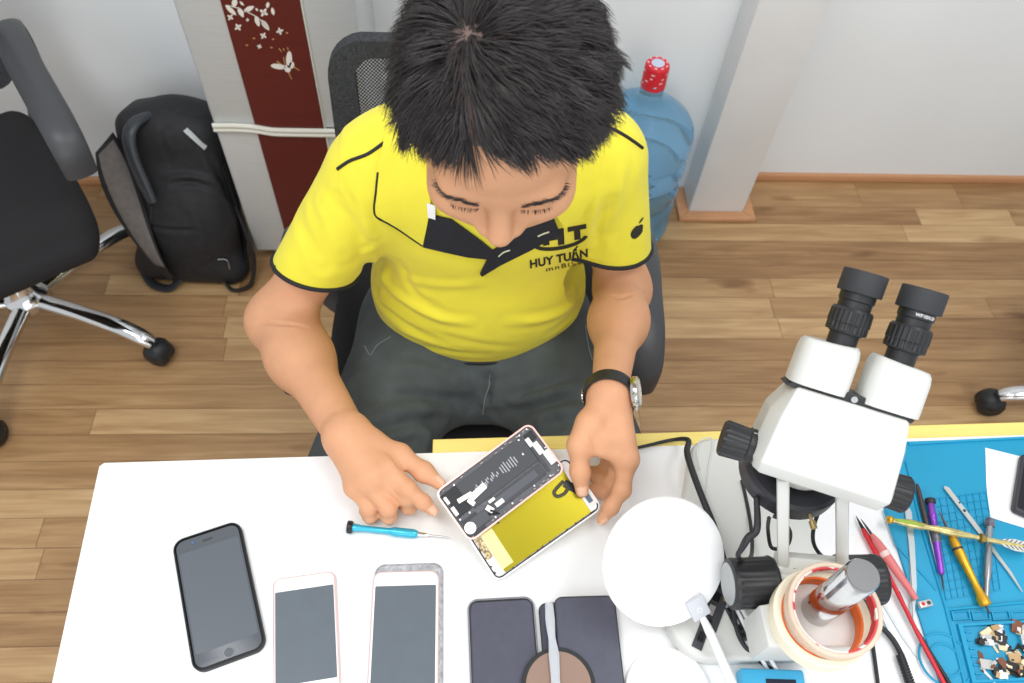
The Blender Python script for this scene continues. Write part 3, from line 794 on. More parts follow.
TR.ell((.022, .52, .60), (.048, .125, .12), k=.05, mode='sub')
TR.plane((0, .80, .655), (0, .1, 1))
TR.plane((0, .45, .085), (0, 0, -1))
Vt, Qt = TR.mesh(2); bt = bvh_of(Vt, Qt)
Vt = sculpt(Vt, Qt, bt, [
    ([(480, 425), (440, 420), (400, 425), (345, 440)], -0.0108, .010), ([(470, 405), (420, 395), (380, 398)], -0.0090, .010), ([(500, 415), (540, 405), (585, 395)], -0.0108, .010),
    ([(505, 400), (545, 385), (590, 375)], -0.0072, .009), ([(490, 375), (488, 400), (482, 425)], -0.0072, .005), ([(470, 385), (430, 372), (395, 365)], 0.0072, .010), ([(360, 365), (345, 395), (335, 425)], 0.0054, .012),
    ([(500, 430), (550, 425), (600, 420)], -0.0090, .009), ([(460, 432), (420, 440), (380, 448)], -0.0090, .010)])
bt = bvh_of(Vt, Qt)
trousers = obj_np('trousers', Vt, Qt, TROU, person)
def drape(bvh, pts, off, n=6):             # a line lying on a surface
    out = []
    for x, y in catmull([V(a, b, 0) for a, b in pts], n) and [(q[0], q[1]) for q in catmull([V(a, b, 0) for a, b in pts], n)]:
        h_, nn = hit(bvh, x, y)
        if h_ is not None: out.append(h_ + nn * off)
    return out
sm = MB()
for ln_, lb_ in (([(365, 346), (368, 352), (371, 355), (378, 345), (391, 337)], 'pocket'), ([(490, 375), (489, 385), (485, 398), (483, 414)], 'fly'), ([(585, 325), (588, 345), (592, 360)], 'side seam')):
    p_ = drape(bt, ln_, .0008)
    if len(p_) > 2: obj('stitching', MB().add(*g_tube(p_, .0009, 6)), STITCH, trousers, label='grey stitching at the ' + lb_)
for x, K in ((-.17, KR), (.21, KL)):
    sh = MB().add(*g_ellipsoid((x, .40, .045), (.045, .125, .05))); sh.add(*g_box(.085, .25, .02, .008, 3, c=(x, .40, .011)))
    obj('shoe', sh, mat('black_leather', (32, 32, 34), .4), person)

# --- polo shirt
S = Field((-.36, .52, .60), (.36, 1.02, 1.13), .0032)
S.ell((.017, .790, .900), (.160, .112, .175)); S.ell((.022, .795, .70), (.166, .118, .15), k=.06)
S.ell((.022, .795, .655), (.166, .110, .20), k=.03); S.cone((-.088, .775, .968), (.150, .787, .972), .062, .064, k=.05)
S.cone((.02, .785, 1.03), (.02, .775, .99), .075, .09, k=.05)
for sd, Sh, E in ((-1, SR, ER), (1, SL, EL)):
    ax = unit(E - Sh); end = Sh + ax * (.170 if sd < 0 else .150)
    S.cone(Sh + V(.004, 0, .004) if sd < 0 else Sh + V(-.004, 0, .004), end + ax * .03 + V(-.004 * sd, 0, 0), .060 if sd < 0 else .064, .055 if sd < 0 else .054, k=.045)
    S.plane  # keep
def plane_local(Fd, p, n, c, R):           # cuts only inside a ball
    n = unit(n); sl, X, Y, Z = Fd._sub(np.array(c) - R, np.array(c) + R, 0)
    q = ((X - p[0]) * n[0] + (Y - p[1]) * n[1] + (Z - p[2]) * n[2]).astype(np.float32)
    rr = np.sqrt((X - c[0]) ** 2 + (Y - c[1]) ** 2 + (Z - c[2]) ** 2)
    Fd.d[sl] = np.where(rr < R, np.maximum(Fd.d[sl], q), Fd.d[sl])
ends = []
for sd, Sh, E in ((-1, SR, ER), (1, SL, EL)):
    ax = unit(E - Sh); end = Sh + ax * (.166 if sd < 0 else .143)
    nrm_ = unit(ax + (V(.32, -.05, 0) if sd < 0 else V(-.28, .02, 0)))
    plane_local(S, end, nrm_, end + ax * .05, .088)
    r_in = .049 if sd < 0 else .048
    S.cone(end - ax * .030, end + ax * .02, r_in - .004, r_in, mode='sub', k=.004)
    ends.append((end, nrm_))
S.plane((0, .8, .628), (0, 0.02, -1))
S.ell((.022, .795, .612), (.154, .100, .034), mode='sub', k=.005)
S.cone((.02, .740, 1.02), (.022, .70, 1.10), .066, .085, mode='sub', k=.01)       # neck opening
Vs, Qs = S.mesh(2); bs = bvh_of(Vs, Qs)
Vs = sculpt(Vs, Qs, bs, [
    ([(370, 252), (384, 276), (408, 302), (440, 318), (468, 322)], .005, .008), ([(368, 262), (376, 292), (396, 318), (430, 336)], -.004, .007), ([(372, 300), (390, 322), (420, 338), (460, 348)], .0025, .007),
    ([(372, 318), (400, 338), (440, 350), (490, 354)], -.0015, .006), ([(582, 270), (572, 300), (548, 318), (510, 322)], .004, .008), ([(583, 285), (575, 312), (550, 332)], -.003, .007),
    ([(430, 330), (470, 342), (520, 346)], -.0015, .007), ([(365, 245), (352, 225), (338, 200)], -.004, .008), ([(372, 235), (362, 205), (352, 185)], .003, .007), ([(595, 252), (600, 225), (612, 200)], -.004, .008), ([(588, 245), (592, 215), (600, 190)], .003, .007),
    ([(400, 262), (412, 290), (436, 306)], -.0025, .007), ([(320, 200), (330, 230), (345, 255)], .003, .010), ([(300, 215), (312, 245), (322, 265)], -.003, .010), ([(622, 160), (618, 190), (608, 225)], .003, .009), ([(400, 275), (440, 285), (480, 283)], .002, .008)])
bs = bvh_of(Vs, Qs)
shirt = obj_np('polo_shirt', Vs, Qs, SHIRT, person)
# black trim: sleeve ends, hem, shoulder piping
def loop_on(bvh, c, n, r0, seg=72, off=.0008, lift=0.0):
    n = unit(n); M_ = axis_frame(c, n); out = []
    for i in range(seg):
        a = 2 * PI * i / seg; d = M_[:3, 0] * math.cos(a) + M_[:3, 1] * math.sin(a)
        l, nn, ii, ds = bvh.ray_cast(Vector(c + d * r0), Vector(-d))
        if l is not None and ds < r0: out.append(V(*l) + d * off + n * lift)
    return out
for (c_, n_), rr in zip(ends, (.095, .085)):
    lp = loop_on(bs, c_ - unit(n_) * .0035, n_, rr, lift=.001)
    obj('sleeve_trim', MB().add(*g_tube(lp, .0034, 8, closed=True)), TRIM, shirt, label='black sleeve trim')
lp = loop_on(bs, V(.022, .795, .632), V(0, 0, -1), .30, 110, off=.0005, lift=.001)
obj('hem_trim', MB().add(*g_tube(lp, .0040, 8, closed=True)), TRIM, shirt, label='black hem trim')
pm = MB()
for ln_ in ([(338, 169), (350, 161), (368, 154), (384, 143)], [(598, 124), (612, 129), (628, 138), (642, 148)]):
    p_ = drape(bs, ln_, .0008)
    if len(p_) > 2: obj('shoulder_piping', MB().add(*g_tube(p_, .0022, 8)), TRIM, shirt, label='black shoulder piping')
def patch(bvh, poly, off, thick, step=3.0, fallback=None):
    """cloth piece cut along a photo-space outline and laid on the surface"""
    bm = bmesh.new(); vs = [bm.verts.new((x, y, 0)) for x, y in poly]; bm.faces.new(vs)
    bmesh.ops.triangulate(bm, faces=bm.faces[:])
    for _ in range(4):
        es = [e for e in bm.edges if e.calc_length() > step * 1.6]
        if not es: break
        bmesh.ops.subdivide_edges(bm, edges=es, cuts=1, use_grid_fill=False); bmesh.ops.triangulate(bm, faces=[f for f in bm.faces if len(f.verts) > 3])
    vs = [(v.co.x, v.co.y) for v in bm.verts]; bm.verts.index_update(); fs = [tuple(v.index for v in f.verts) for f in bm.faces]
    be = [(e.verts[0].index, e.verts[1].index) for e in bm.edges if len(e.link_faces) == 1]; bm.free()
    T_, last = [], None
    for x, y in vs:
        h_, nn = hit(bvh, x, y)
        T_.append(None if h_ is None else (h_, nn))
    good = [t for t in T_ if t is not None]
    if not good: return [], []
    T_ = [t if t is not None else min(good, key=lambda g: abs(np.dot(unit(g[0] - CAM), unit(ray(*vs[i]))) - 1)) for i, t in enumerate(T_)]
    top = [t[0] + t[1] * (off + thick) for t in T_]; bot = [t[0] + t[1] * off for t in T_]; n = len(vs)
    F_ = [tuple(f) for f in fs] + [tuple(i + n for i in f[::-1]) for f in fs] + [(a, b, b + n, a + n) for a, b in be]
    return np.array(top + bot), F_
YC = [[(376, 212), (378, 170), (388, 132), (404, 110), (424, 150), (432, 200), (430, 215), (424, 243), (400, 227)],
      [(551, 208), (574, 168), (590, 120), (606, 118), (600, 160), (592, 196), (580, 214), (563, 226)]]
for pl_ in YC:
    v_, f_ = patch(bs, pl_, .002, .0035)
    if len(v_): o_ = obj('collar_flap', MB().add(v_, f_), SHIRT, shirt, smooth=50); fix_normals(o_)
pm = MB()
for ln_ in ([(379, 172), (376.5, 195), (376, 212), (388, 220), (400, 227), (424, 243)],):
    p_ = drape(bs, ln_, .0052, 5)
    if len(p_) > 2: pm.add(*g_tube(p_, .0015, 6))
obj('collar_piping', pm, TRIM, shirt, label='black collar piping')
BC = [[(429, 213), (452, 218), (482, 240), (494, 250), (487, 257), (468, 255), (445, 250), (424, 245)],
      [(549, 208), (559, 232), (530, 248), (500, 263), (482, 274), (480, 272), (487, 258), (493, 249), (520, 228)]]
cl = MB()
for pl_ in BC:
    v_, f_ = patch(bs, pl_, .0015, .003)
    if len(v_): cl.add(v_, f_)
o_ = obj('collar_lining', cl, NAVY, shirt, smooth=50, label='black collar lining and open placket'); fix_normals(o_)
# collar standing round the neck
lp = [V(.02 + .072 * math.cos(a), .742 + .070 * math.sin(a), 1.028 + .030 * math.sin(a)) for a in np.linspace(0, 2 * PI, 40, endpoint=False)]
obj('collar_stand', MB().add(*g_tube(lp, .013, 10, closed=True, flat=1.0)), NAVY, shirt, label='black collar band')
v_, f_ = patch(bs, [(429, 200), (437, 203), (437, 216), (430, 214)], .006, .001, step=2)
if len(v_): obj('care_label', MB().add(v_, f_), mat('white_cloth', (235, 235, 235), .8), shirt, smooth=None)
for bx, by, an_ in ((503, 249, .35), (541, 231, .2)):
    p_ = drape(bs, [(bx - 5, by + 3 * an_ * 4), (bx, by), (bx + 6, by - 2)], .0055, 3)
    if len(p_) > 2: obj('buttonhole', MB().add(*g_tube(p_, .0013, 6, flat=.6)), mat('pale_thread', (205, 205, 170), .7), shirt)
# printed marks on the shirt
def print_on(bvh, vs, fs, o, ux, uy, off=.0006):
    """flat artwork (x right, y up) laid on the cloth: o = photo origin, ux/uy = photo step per unit"""
    bm = bmesh.new(); bv_ = [bm.verts.new((x, y, 0)) for x, y, *z in vs]
    for f in fs:
        try: bm.faces.new([bv_[i] for i in f])
        except ValueError: pass
    bmesh.ops.triangulate(bm, faces=bm.faces[:])
    sc = math.hypot(*ux)
    for _ in range(3):
        es = [e for e in bm.edges if e.calc_length() * sc > 4]
        if not es: break
        bmesh.ops.subdivide_edges(bm, edges=es, cuts=1); bmesh.ops.triangulate(bm, faces=bm.faces[:])
    out = []; bm.verts.index_update(); ok = True
    for v in bm.verts:
        x, y = o[0] + ux[0] * v.co.x + uy[0] * v.co.y, o[1] + ux[1] * v.co.x + uy[1] * v.co.y
        h_, nn = hit(bvh, x, y)
        if h_ is None: h_, nn = (out[-1] if out else V(0, .7, .9)), V(0, 0, 0)
        out.append(h_ + nn * off)
    F_ = [tuple(v.index for v in f.verts) for f in bm.faces]; bm.free()
    return np.array(out), F_
PRINT = mat('black_print', (42, 42, 34), .7)
lg = MB()
v_, f_ = text_mesh('HUY TUẤN', 1.0, .04, spacing=1.05); v_ = np.array(v_); wd = v_[:, 0].max() - v_[:, 0].min()
sx = 58 / wd
lg.add(*print_on(bs, v_, f_, (559, 262), (sx, -sx * .20), (-sx * .06, -11.0)))
v_, f_ = text_mesh('mnBiLE', 1.0, .008, spacing=1.25); v_ = np.array(v_); wd = v_[:, 0].max() - v_[:, 0].min(); sx = 36 / wd
lg.add(*print_on(bs, v_, f_, (564, 267.5), (sx, -sx * .22), (-sx * .06, -6.2)))
emb = []                                   # bold H and T over a swoosh
def rect(x0, y0, x1, y1): return [(x0, y0), (x1, y0), (x1, y1), (x0, y1)]
for r_ in (rect(0, .25, .5, 1.6), rect(.5, .62, 1.15, 1.05), rect(1.15, 0.05, 1.65, 1.6), rect(1.95, 1.15, 3.4, 1.6), rect(2.42, .25, 2.92, 1.15)):
    emb.append(r_)
swo = [(-.75 + 0, 1.3)]
import itertools
up_ = [(1.35 - 2.15 * math.cos(a), .55 - .95 * math.sin(a)) for a in np.linspace(-.5, PI - .15, 22)]
dn_ = [(1.35 - 1.85 * math.cos(a) , .62 - .66 * math.sin(a)) for a in np.linspace(-.5, PI - .15, 22)]
for i in range(21): emb.append([up_[i], up_[i + 1], dn_[i + 1], dn_[i]])
for pl_ in emb: lg.add(*print_on(bs, pl_, [tuple(range(len(pl_)))], (543, 248.5), (13.0, -2.4), (-.6, -10.5)))
obj('chest_logo', lg, PRINT, shirt, smooth=None, label='black printed chest logo')
# small fruit shaped print on the sleeve
fr = [(.55 * math.cos(a) * (1 + .10 * math.cos(2 * a)), .60 * math.sin(a) * (1 - .06 * math.sin(a))) for a in np.linspace(0, 2 * PI, 56, endpoint=False)]
fr = [(min(x, .66 - math.sqrt(.09 - (y - .08) ** 2)) if abs(y - .08) < .3 and x > 0 else x, y - (.10 * math.exp(-(x / .14) ** 2) if y > .3 else 0)) for x, y in fr]
lf = [(.13 + .26 * math.cos(a) * .57 - .11 * math.sin(a) * .82, .86 + .26 * math.cos(a) * .82 + .11 * math.sin(a) * .57) for a in np.linspace(0, 2 * PI, 14, endpoint=False)]
sl_ = MB()
for pl_ in (fr, lf): sl_.add(*print_on(bs, pl_, [tuple(range(len(pl_)))], (637, 231), (10.5, -3.5), (3.0, -12.0)))
v_, f_ = patch(bs, [(647.0, 219), (648.6, 218.5), (648.6, 222), (647.0, 222)], .0002, .0006, step=2)
obj('sleeve_emblem', sl_, PRINT, shirt, smooth=None, label='black sleeve print')

# --- wristwatch on the left wrist
wa = unit(WL - EL); wc = P(611, 391, .852); wc = EL + wa * np.dot(wc - EL, wa)
dor = unit(V(.92, .0, .25) - V(.92, .0, .25).dot(wa) * wa); Mw = frame(wc, dor, np.cross(wa, dor))   # local x = towards the dial, z = along the arm
watch = MB(); lo_ = []
bb2 = bb
for i in range(64):
    a = 2 * PI * i / 64; d = Mw[:3, 0] * math.cos(a) + Mw[:3, 1] * math.sin(a)
    l, nn, ii, ds = bb2.ray_cast(Vector(wc), Vector(d)); lo_.append((V(*l) if l is not None else wc + d * .026) + d * .0018)
def band(loop, hw, th, axis):
    vs = []; fs = []; n = len(loop); c = np.mean(loop, 0)
    for p in loop:
        d = unit(p - c)
        for (q, h_) in ((-hw, 0), (-hw, th), (hw, th), (hw, 0)): vs.append(p + axis * q + d * h_)
    for i in range(n):
        j = (i + 1) % n
        for k in range(4): l = (k + 1) % 4; fs.append((i * 4 + k, i * 4 + l, j * 4 + l, j * 4 + k))
    return vs, fs
ww = bpy.data.objects.new('wristwatch', None)
wo = obj('wristwatch', MB().add(*band(lo_, .0095, .0022, Mw[:3, 2])), mat('black_leather_strap', (34, 34, 36), .5), person, label='steel wristwatch with a black leather strap'); fix_normals(wo)
bpy.data.objects.remove(ww)
rad = max(np.dot(p - wc, Mw[:3, 0]) for p in lo_)
Mc_ = axis_frame(wc + Mw[:3, 0] * (rad - .001), Mw[:3, 0])
obj('watch_case', MB().add(*g_lathe([(0, 0), (.0195, 0), (.0205, .002), (.0205, .0075), (.0185, .0095), (.0170, .0095), (.0170, .0085), (0, .0085)], 40), M=Mc_), mat('steel', (205, 205, 200), .22, 1.0), wo, label='steel case')
obj('dial', MB().add(*g_cyl(.0168, .0086, .0090, 36), M=Mc_), mat('white_dial', (236, 234, 222), .3), wo)
for a in (0, .55, -.55):
    obj('crown', MB().add(*g_cyl(.0024, 0, .005, 14), M=axis_frame(Mc_[:3, 3] + Mc_[:3, 2] * .0048 - np.array(Mw[:3, 2]) * -1 * .0200 * math.cos(a) + np.array(Mw[:3, 1]) * .0200 * math.sin(a), Mw[:3, 2])), MATS['steel'], wo)
Mk = axis_frame(wc - Mw[:3, 0] * (max(np.dot(p - wc, -Mw[:3, 0]) for p in lo_) + .002), -Mw[:3, 0])
obj('buckle', MB().add(*g_ring(.006, .0085, 0, .002, 24, .0004), M=Mk), MATS['steel'], wo)
# ================================================================== the phone being repaired
H1, H2, B1 = P(470, 543, .782), P(566, 470, .813), P(431, 497, .798)
ex = unit(H2 - H1); L1 = np.linalg.norm(H2 - H1); ey0 = B1 - H1; ey = unit(ey0 - ey0.dot(ex) * ex); W1 = .074
Mb = frame(H1 + ex * L1 / 2 + ey * W1 / 2, ex, ey)         # x along the phone (bottom end at -x), y to its far edge, z out of the open shell
PKR = mat('pink_gold_frame', (226, 186, 178), .3, .35); BATT = mat('battery_black', (62, 64, 68), .5); PCB = mat('dark_board', (62, 64, 68), .5, noise=.35, nscale=500)
SHIELD = mat('tin_shield', (206, 204, 200), .35, .6); COPPER = mat('copper_orange', (205, 120, 60), .4, .5); GREYT = mat('print_grey', (172, 174, 178), .6)
L2, W2 = L1, W1
pr = thing('opened_phone', 'opened pink smartphone showing its black battery, held tilted over the desk by both hands', 'phone', H1)
sh = MB(); out = rrect(L2, W2, .010, 8); inn = rrect(L2 - .0042, W2 - .0042, .008, 8); n = len(out)
vs = [(x, y, z) for pts, z in ((out, -.0072), (out, 0), (inn, 0), (inn, -.0052)) for x, y in pts]
fs = [(k * n + i, k * n + (i + 1) % n, (k + 1) * n + (i + 1) % n, (k + 1) * n + i) for k in range(3) for i in range(n)] + [tuple(range(n))[::-1], tuple(3 * n + i for i in range(n))]
obj('frame', MB().add(vs, fs, M=Mb), PKR, pr, label='pink metal frame')
def part(name, x, y, sx, sy, z0, z1, m, rz=0.0, r=.0008, par=pr, Mx=Mb, lab=None):
    return obj(name, MB().add(*g_prism(rrect(sx, sy, min(r, sx * .45, sy * .45)), z0, z1, .0002, 1), M=Mx @ T(x, y, 0, rz)), m, par, label=lab)
obj('chassis_plate', MB().add(*g_prism(rrect(L2 - .0044, W2 - .0044, .008, 8), -.0053, -.0040), M=Mb), mat('chassis_grey', (92, 92, 96), .5, .3, noise=.2, nscale=300), pr)
bt_ = part('battery', .004, .011, .098, .036, -.0045, -.0012, BATT)
for k, (x, w_) in enumerate(((-.034, .006), (-.022, .008), (-.012, .008))):
    pass
mk = MB()
for k in range(7): mk.add(*g_prism(rrect(.0013, .009 + .005 * ((k * 7) % 3) / 2, .0004), -.0012, -.00115), M=Mb @ T(.009 + k * .0036, .010, 0))
for k in range(14): mk.add(*g_prism(rrect(.0014, .0032 + .003 * ((k * 5) % 4) / 3, .0005), -.0012, -.00115), M=Mb @ T(-.032 + k * .0027, .010 + .002 * ((k % 3) - 1), 0))
obj('battery_print', mk, GREYT, bt_, label='grey print on the battery', smooth=None)
ap = [(x * .0022, y * .0022) for x, y in fr]
ob = MB().add(*g_prism([(x + .042, y + .010) for x, y in ap], -.0012, -.00112), M=Mb); ob.add(*g_prism([(x * .0022 + .042, y * .0022 + .0102) for x, y in lf], -.0012, -.00112), M=Mb)
obj('battery_emblem', ob, mat('print_white', (225, 225, 225), .6), bt_, smooth=None, label='small white fruit emblem')
part('logic_board', .012, -.0185, .078, .0165, -.0045, -.0020, PCB)
part('board_bracket', .012, -.0178, .060, .010, -.0021, -.0016, mat('graphite_cover', (80, 82, 88), .45, .2))
part('camera_module', .062, .022, .012, .012, -.0045, -.0012, mat('black_module', (25, 26, 28), .3))
part('camera_bracket', .0615, .005, .008, .017, -.0042, -.0012, SHIELD)
part('antenna_cover', .0665, -.012, .009, .019, -.0042, -.0010, mat('white_part', (226, 224, 218), .4))
part('flex_cable', .0555, -.002, .004, .046, -.0042, -.0016, PCB)
part('earpiece_shield', .057, .017, .006, .012, -.0040, -.0011, mat('white_part', (0, 0, 0)))
part('tape_strip', -.058, .012, .022, .034, -.0045, -.0018, mat('black_tape', (38, 39, 42), .6))
part('speaker_box', -.057, -.022, .022, .022, -.0045, -.0016, mat('speaker_black', (50, 52, 58), .5))
part('vibration_motor', -.046, -.022, .022, .014, -.0042, -.0012, mat('motor_grey', (70, 72, 76), .4, .3))
part('dock_flex', -.0685, 0, .006, .050, -.0042, -.0014, PCB)
obj('round_mesh', MB().add(*g_cyl(.0072, -.0040, -.0011, 28), M=Mb @ T(-.062, -.023, 0)), SHIELD, pr)
part('metal_bracket', -.030, .006, .026, .0085, -.0006, .0004, SHIELD, .12, .002); part('metal_bracket', -.046, .010, .020, .006, -.0008, .0006, mat('white_part', (0, 0, 0)), -.1, .001); part('bracket_tab', -.043, .001, .006, .010, -.0006, .0004, SHIELD, .3, .001)
part('connector', -.016, -.020, .012, .006, -.0020, -.0008, SHIELD); part('connector', -.022, -.012, .009, .004, -.0020, -.0010, SHIELD); part('connector', -.030, -.019, .007, .010, -.0020, -.0010, SHIELD, .4)
part('connector', -.066, .020, .004, .010, -.0030, -.0012, SHIELD); part('connector', -.0655, .004, .005, .012, -.0030, -.0012, SHIELD)
for x, y in ((-.070, .030), (-.066, -.008), (.052, .031), (.064, .032), (.069, .0), (.053, -.031), (.03, -.029), (-.004, -.030), (-.03, -.031), (-.048, .030), (.069, -.027), (.048, .027), (-.052, -.008)):
    obj('screw', MB().add(*g_cyl(.0012, -.0030, -.0006, 10), M=Mb @ T(x, y, 0)), SHIELD, pr)
for k in range(26):
    dots = MB()
    x = rng.uniform(-.070, .070); y = rng.choice([-1, 1]) * rng.uniform(.0305, .0335); dots.add(*g_box(rng.uniform(.001, .004), .0012, .0012, 0, c=(x, y, -.0022)), M=Mb)
    obj('edge_clip', dots, mat('clip_metal', (150, 146, 142), .4, .6), pr, smooth=None)

# lifted-off display, seen from its yellow back
D1, D2 = P(497, 583, .7575), P(603, 508, .784)
dx = unit(D2 - D1); LD = np.linalg.norm(D2 - D1); toH = (H1 + V(0, 0, -.0095)) - D1; dy = unit(toH - toH.dot(dx) * dx); WD = .078
Md = frame(D1 + dx * LD / 2 + dy * WD / 2, dx, dy); 
dp = thing('display_panel', 'detached phone display with a yellow metal back, pinched at its corner by the left hand', 'display', D1)
obj('bezel', MB().add(*g_prism(rrect(LD, WD, .010, 8), -.0030, -.0004, .0008, 3), M=Md), WPL, dp, label='white glass front edge')
fm = MB(); out = rrect(LD - .004, WD - .004, .008, 8); inn = rrect(LD - .0075, WD - .0075, .006, 8); n = len(out)
fm.add([(x, y, z) for pts, z in ((out, -.0006), (out, .0004), (inn, .0004), (inn, -.0006)) for x, y in pts], [(k * n + i, k * n + (i + 1) % n, ((k + 1) % 4) * n + (i + 1) % n, ((k + 1) % 4) * n + i) for k in range(4) for i in range(n)], M=Md)
obj('edge_frame', fm, mat('black_frame', (40, 40, 42), .5, noise=.6, nscale=300), dp, label='black frame along the edge')
ym = mat('yellow_foil', (166, 152, 28), .28, .65)
part('back_plate', .0, .000, LD - .030, WD - .0085, -.0006, .0005, ym, par=dp, Mx=Md, lab='shiny yellow back plate')
part('foil_window', -LD / 2 + .022, -.006, .016, WD - .030, .0004, .0007, mat('pale_gold_foil', (226, 218, 150), .4, .2), par=dp, Mx=Md)
part('home_flex', -LD / 2 + .009, .004, .008, .030, -.0004, .0009, mat('flex_speckle', (180, 160, 120), .5, .2, noise=.9, nscale=400), par=dp, Mx=Md)
part('top_shield', LD / 2 - .007, -.010, .010, .040, -.0006, .0006, mat('white_part', (0, 0, 0)), par=dp, Mx=Md)
part('sensor_flex', LD / 2 - .008, -.018, .006, .014, .0005, .0014, mat('blue_grey_flex', (84, 100, 124), .4), par=dp, Mx=Md)
part('earpiece', LD / 2 - .010, -.003, .006, .012, .0005, .0018, SHIELD, par=dp, Mx=Md)
part('camera_flex', LD / 2 - .018, .004, .010, .020, .0005, .0012, mat('black_module', (0, 0, 0)), .5, par=dp, Mx=Md)
lp = [(LD / 2 - .022, .005), (LD / 2 - .030, .002), (LD / 2 - .039, .004), (LD / 2 - .040, .010), (LD / 2 - .033, .013), (LD / 2 - .022, .015)]
lp = [(Md @ np.array([x, y, .0022, 1]))[:3] for x, y in lp]
obj('ribbon_loop', MB().add(*g_tube(catmull(lp, 6), .0021, 8, flat=.5)), mat('dark_ribbon', (66, 64, 50), .5), dp, label='dark looped ribbon')
rb = [(Md @ np.array([x, y, z, 1]))[:3] for x, y, z in ((-.044, .020, .0012), (-.040, .028, .004), (-.034, .031, .0085))]
obj('display_ribbon', MB().add(*g_tube(catmull(rb, 5), .0070, 8, flat=.12)), mat('black_tape', (0, 0, 0)), dp, label='black ribbon joining the phone body')
for k in range(26):
    dots = MB()
    e = rng.random() < .7
    x, y = (rng.uniform(-LD / 2 + .006, LD / 2 - .006), -WD / 2 + rng.uniform(.003, .0042)) if e else (-LD / 2 + rng.uniform(.003, .0045), rng.uniform(-WD / 2 + .008, WD / 2 - .008))
    dots.add(*g_box(rng.uniform(.0015, .004), rng.uniform(.001, .002), .001, 0, c=(x, y, .0006)), M=Md)
    obj('edge_clip', dots, mat('dark_clip', (70, 62, 48), .5), dp, smooth=None)

# blue precision screwdriver
a, b = P(349, 527, TZ + .0075), P(451, 537.5, TZ + .0045); ax = unit(b - a); Ls = np.linalg.norm(b - a)
Ms = axis_frame(a, ax)
BLUE = mat('blue_anodised', (64, 178, 206), .3, .35)
sd = thing('screwdriver', 'small blue precision screwdriver on the white desk beside the right hand', 'screwdriver', (a + b) / 2)
obj('handle', MB().add(*g_lathe([(0, .004), (.0044, .004), (.0046, .006), (.0046, .012), (.0038, .014), (.0038, .048), (.0046, .052), (.0056, .056), (.0056, .078), (.0050, .082), (.0034, .085), (0, .085)], 24), M=Ms), BLUE, sd)
obj('cap', MB().add(*g_lathe([(0, -.002), (.0072, -.002), (.0076, -.001), (.0076, .003), (.0068, .0045), (0, .0045)], 24, wob=lambda t, z: 1 + .04 * math.cos(12 * t)), M=Ms), mat('cap_black', (40, 38, 40), .4, .3), sd)
obj('collet', MB().add(*g_lathe([(0, .084), (.0030, .084), (.0026, .094), (.0016, .098), (0, .098)], 16), M=Ms), CHROME, sd)
obj('blade', MB().add(*g_lathe([(0, .096), (.0013, .096), (.0011, Ls - .006), (.0003, Ls), (0, Ls)], 10), M=Ms), SILV, sd)
mk = MB()
for k in range(5): mk.add(*g_box(.0022, .0002, .0035 - .001 * (k % 2), 0, c=(0, 0, .060 + k * .0042)), M=frame(Ms[:3, 3] + V(0, 0, .0056) , np.cross(ax, V(0, 0, 1)), V(0, 0, 1)) @ T(0, 0, 0))
# ================================================================== stereo microscope
MW = mat('microscope_enamel', (212, 212, 207), .38, noise=.015, nscale=20); MB_ = mat('microscope_black', (36, 36, 38), .42); MBR = mat('eyecup_rubber', (48, 49, 52), .65)
STEEL = mat('polished_steel', (200, 200, 200), .14, 1.0, noise=.1, nscale=30)
yaw = math.radians(-21); el = math.radians(42)
u_ = V(math.cos(yaw), math.sin(yaw), 0); n_ = V(-math.sin(yaw), math.cos(yaw), 0); a_ = n_ * math.cos(el) + V(0, 0, 1) * math.sin(el)
MO = D(839, 444, .735); MM = frame(MO, u_, a_)             # local z points back to the camera
def hull(cs):
    pts = sorted({(round(x + r * math.cos(2 * PI * i / 40), 5), round(y + r * math.sin(2 * PI * i / 40), 5)) for x, y, r in cs for i in range(40)})
    def half(p_):
        h_ = []
        for p in p_:
            while len(h_) > 1 and (h_[-1][0] - h_[-2][0]) * (p[1] - h_[-2][1]) - (h_[-1][1] - h_[-2][1]) * (p[0] - h_[-2][0]) <= 0: h_.pop()
            h_.append(p)
        return h_[:-1]
    return half(pts) + half(pts[::-1])
mic = thing('stereo_microscope', 'white binocular stereo microscope with black eyepieces standing on the desk', 'microscope', (.33, .33, TZ))
PX = P(817, 610, .8785)
obj('base_plate', MB().add(*g_prism(hull([(.283, .243, .050), (.384, .243, .050), (.322, .442, .030), (.398, .442, .030)]), TZ, TZ + .025, .006, 4)), MW, mic)
obj('pole', MB().add(*g_lathe([(0, .775), (.0165, .775), (.0165, .992), (.0152, .9945), (0, .9945)], 40), M=T(PX[0], PX[1], 0)), STEEL, mic, label='polished steel pole')
obj('pole_cap', MB().add(*g_lathe([(0, .9942), (.0153, .9942), (.0150, .9955), (0, .9957)], 40), M=T(PX[0], PX[1], 0)), mat('grey_cap', (118, 118, 118), .45, .3), mic)
obj('pole_collar', MB().add(*g_ring(.0165, .026, .775, .790, 36, .002), M=T(PX[0], PX[1], 0)), MW, mic)
bl_ = MB().add(*g_prism([(.334, .277), (.414, .275), (.408, .182), (.307, .184), (.307, .226), (.333, .230)], .815, .878, .003, 3))
bk = obj('focus_block', bl_, MW, mic)
obj('clamp_slot', MB().add(*g_box(.048, .012, .006, .001, 2), M=T(.372, .266, .881, math.radians(-4))), MB_, bk)
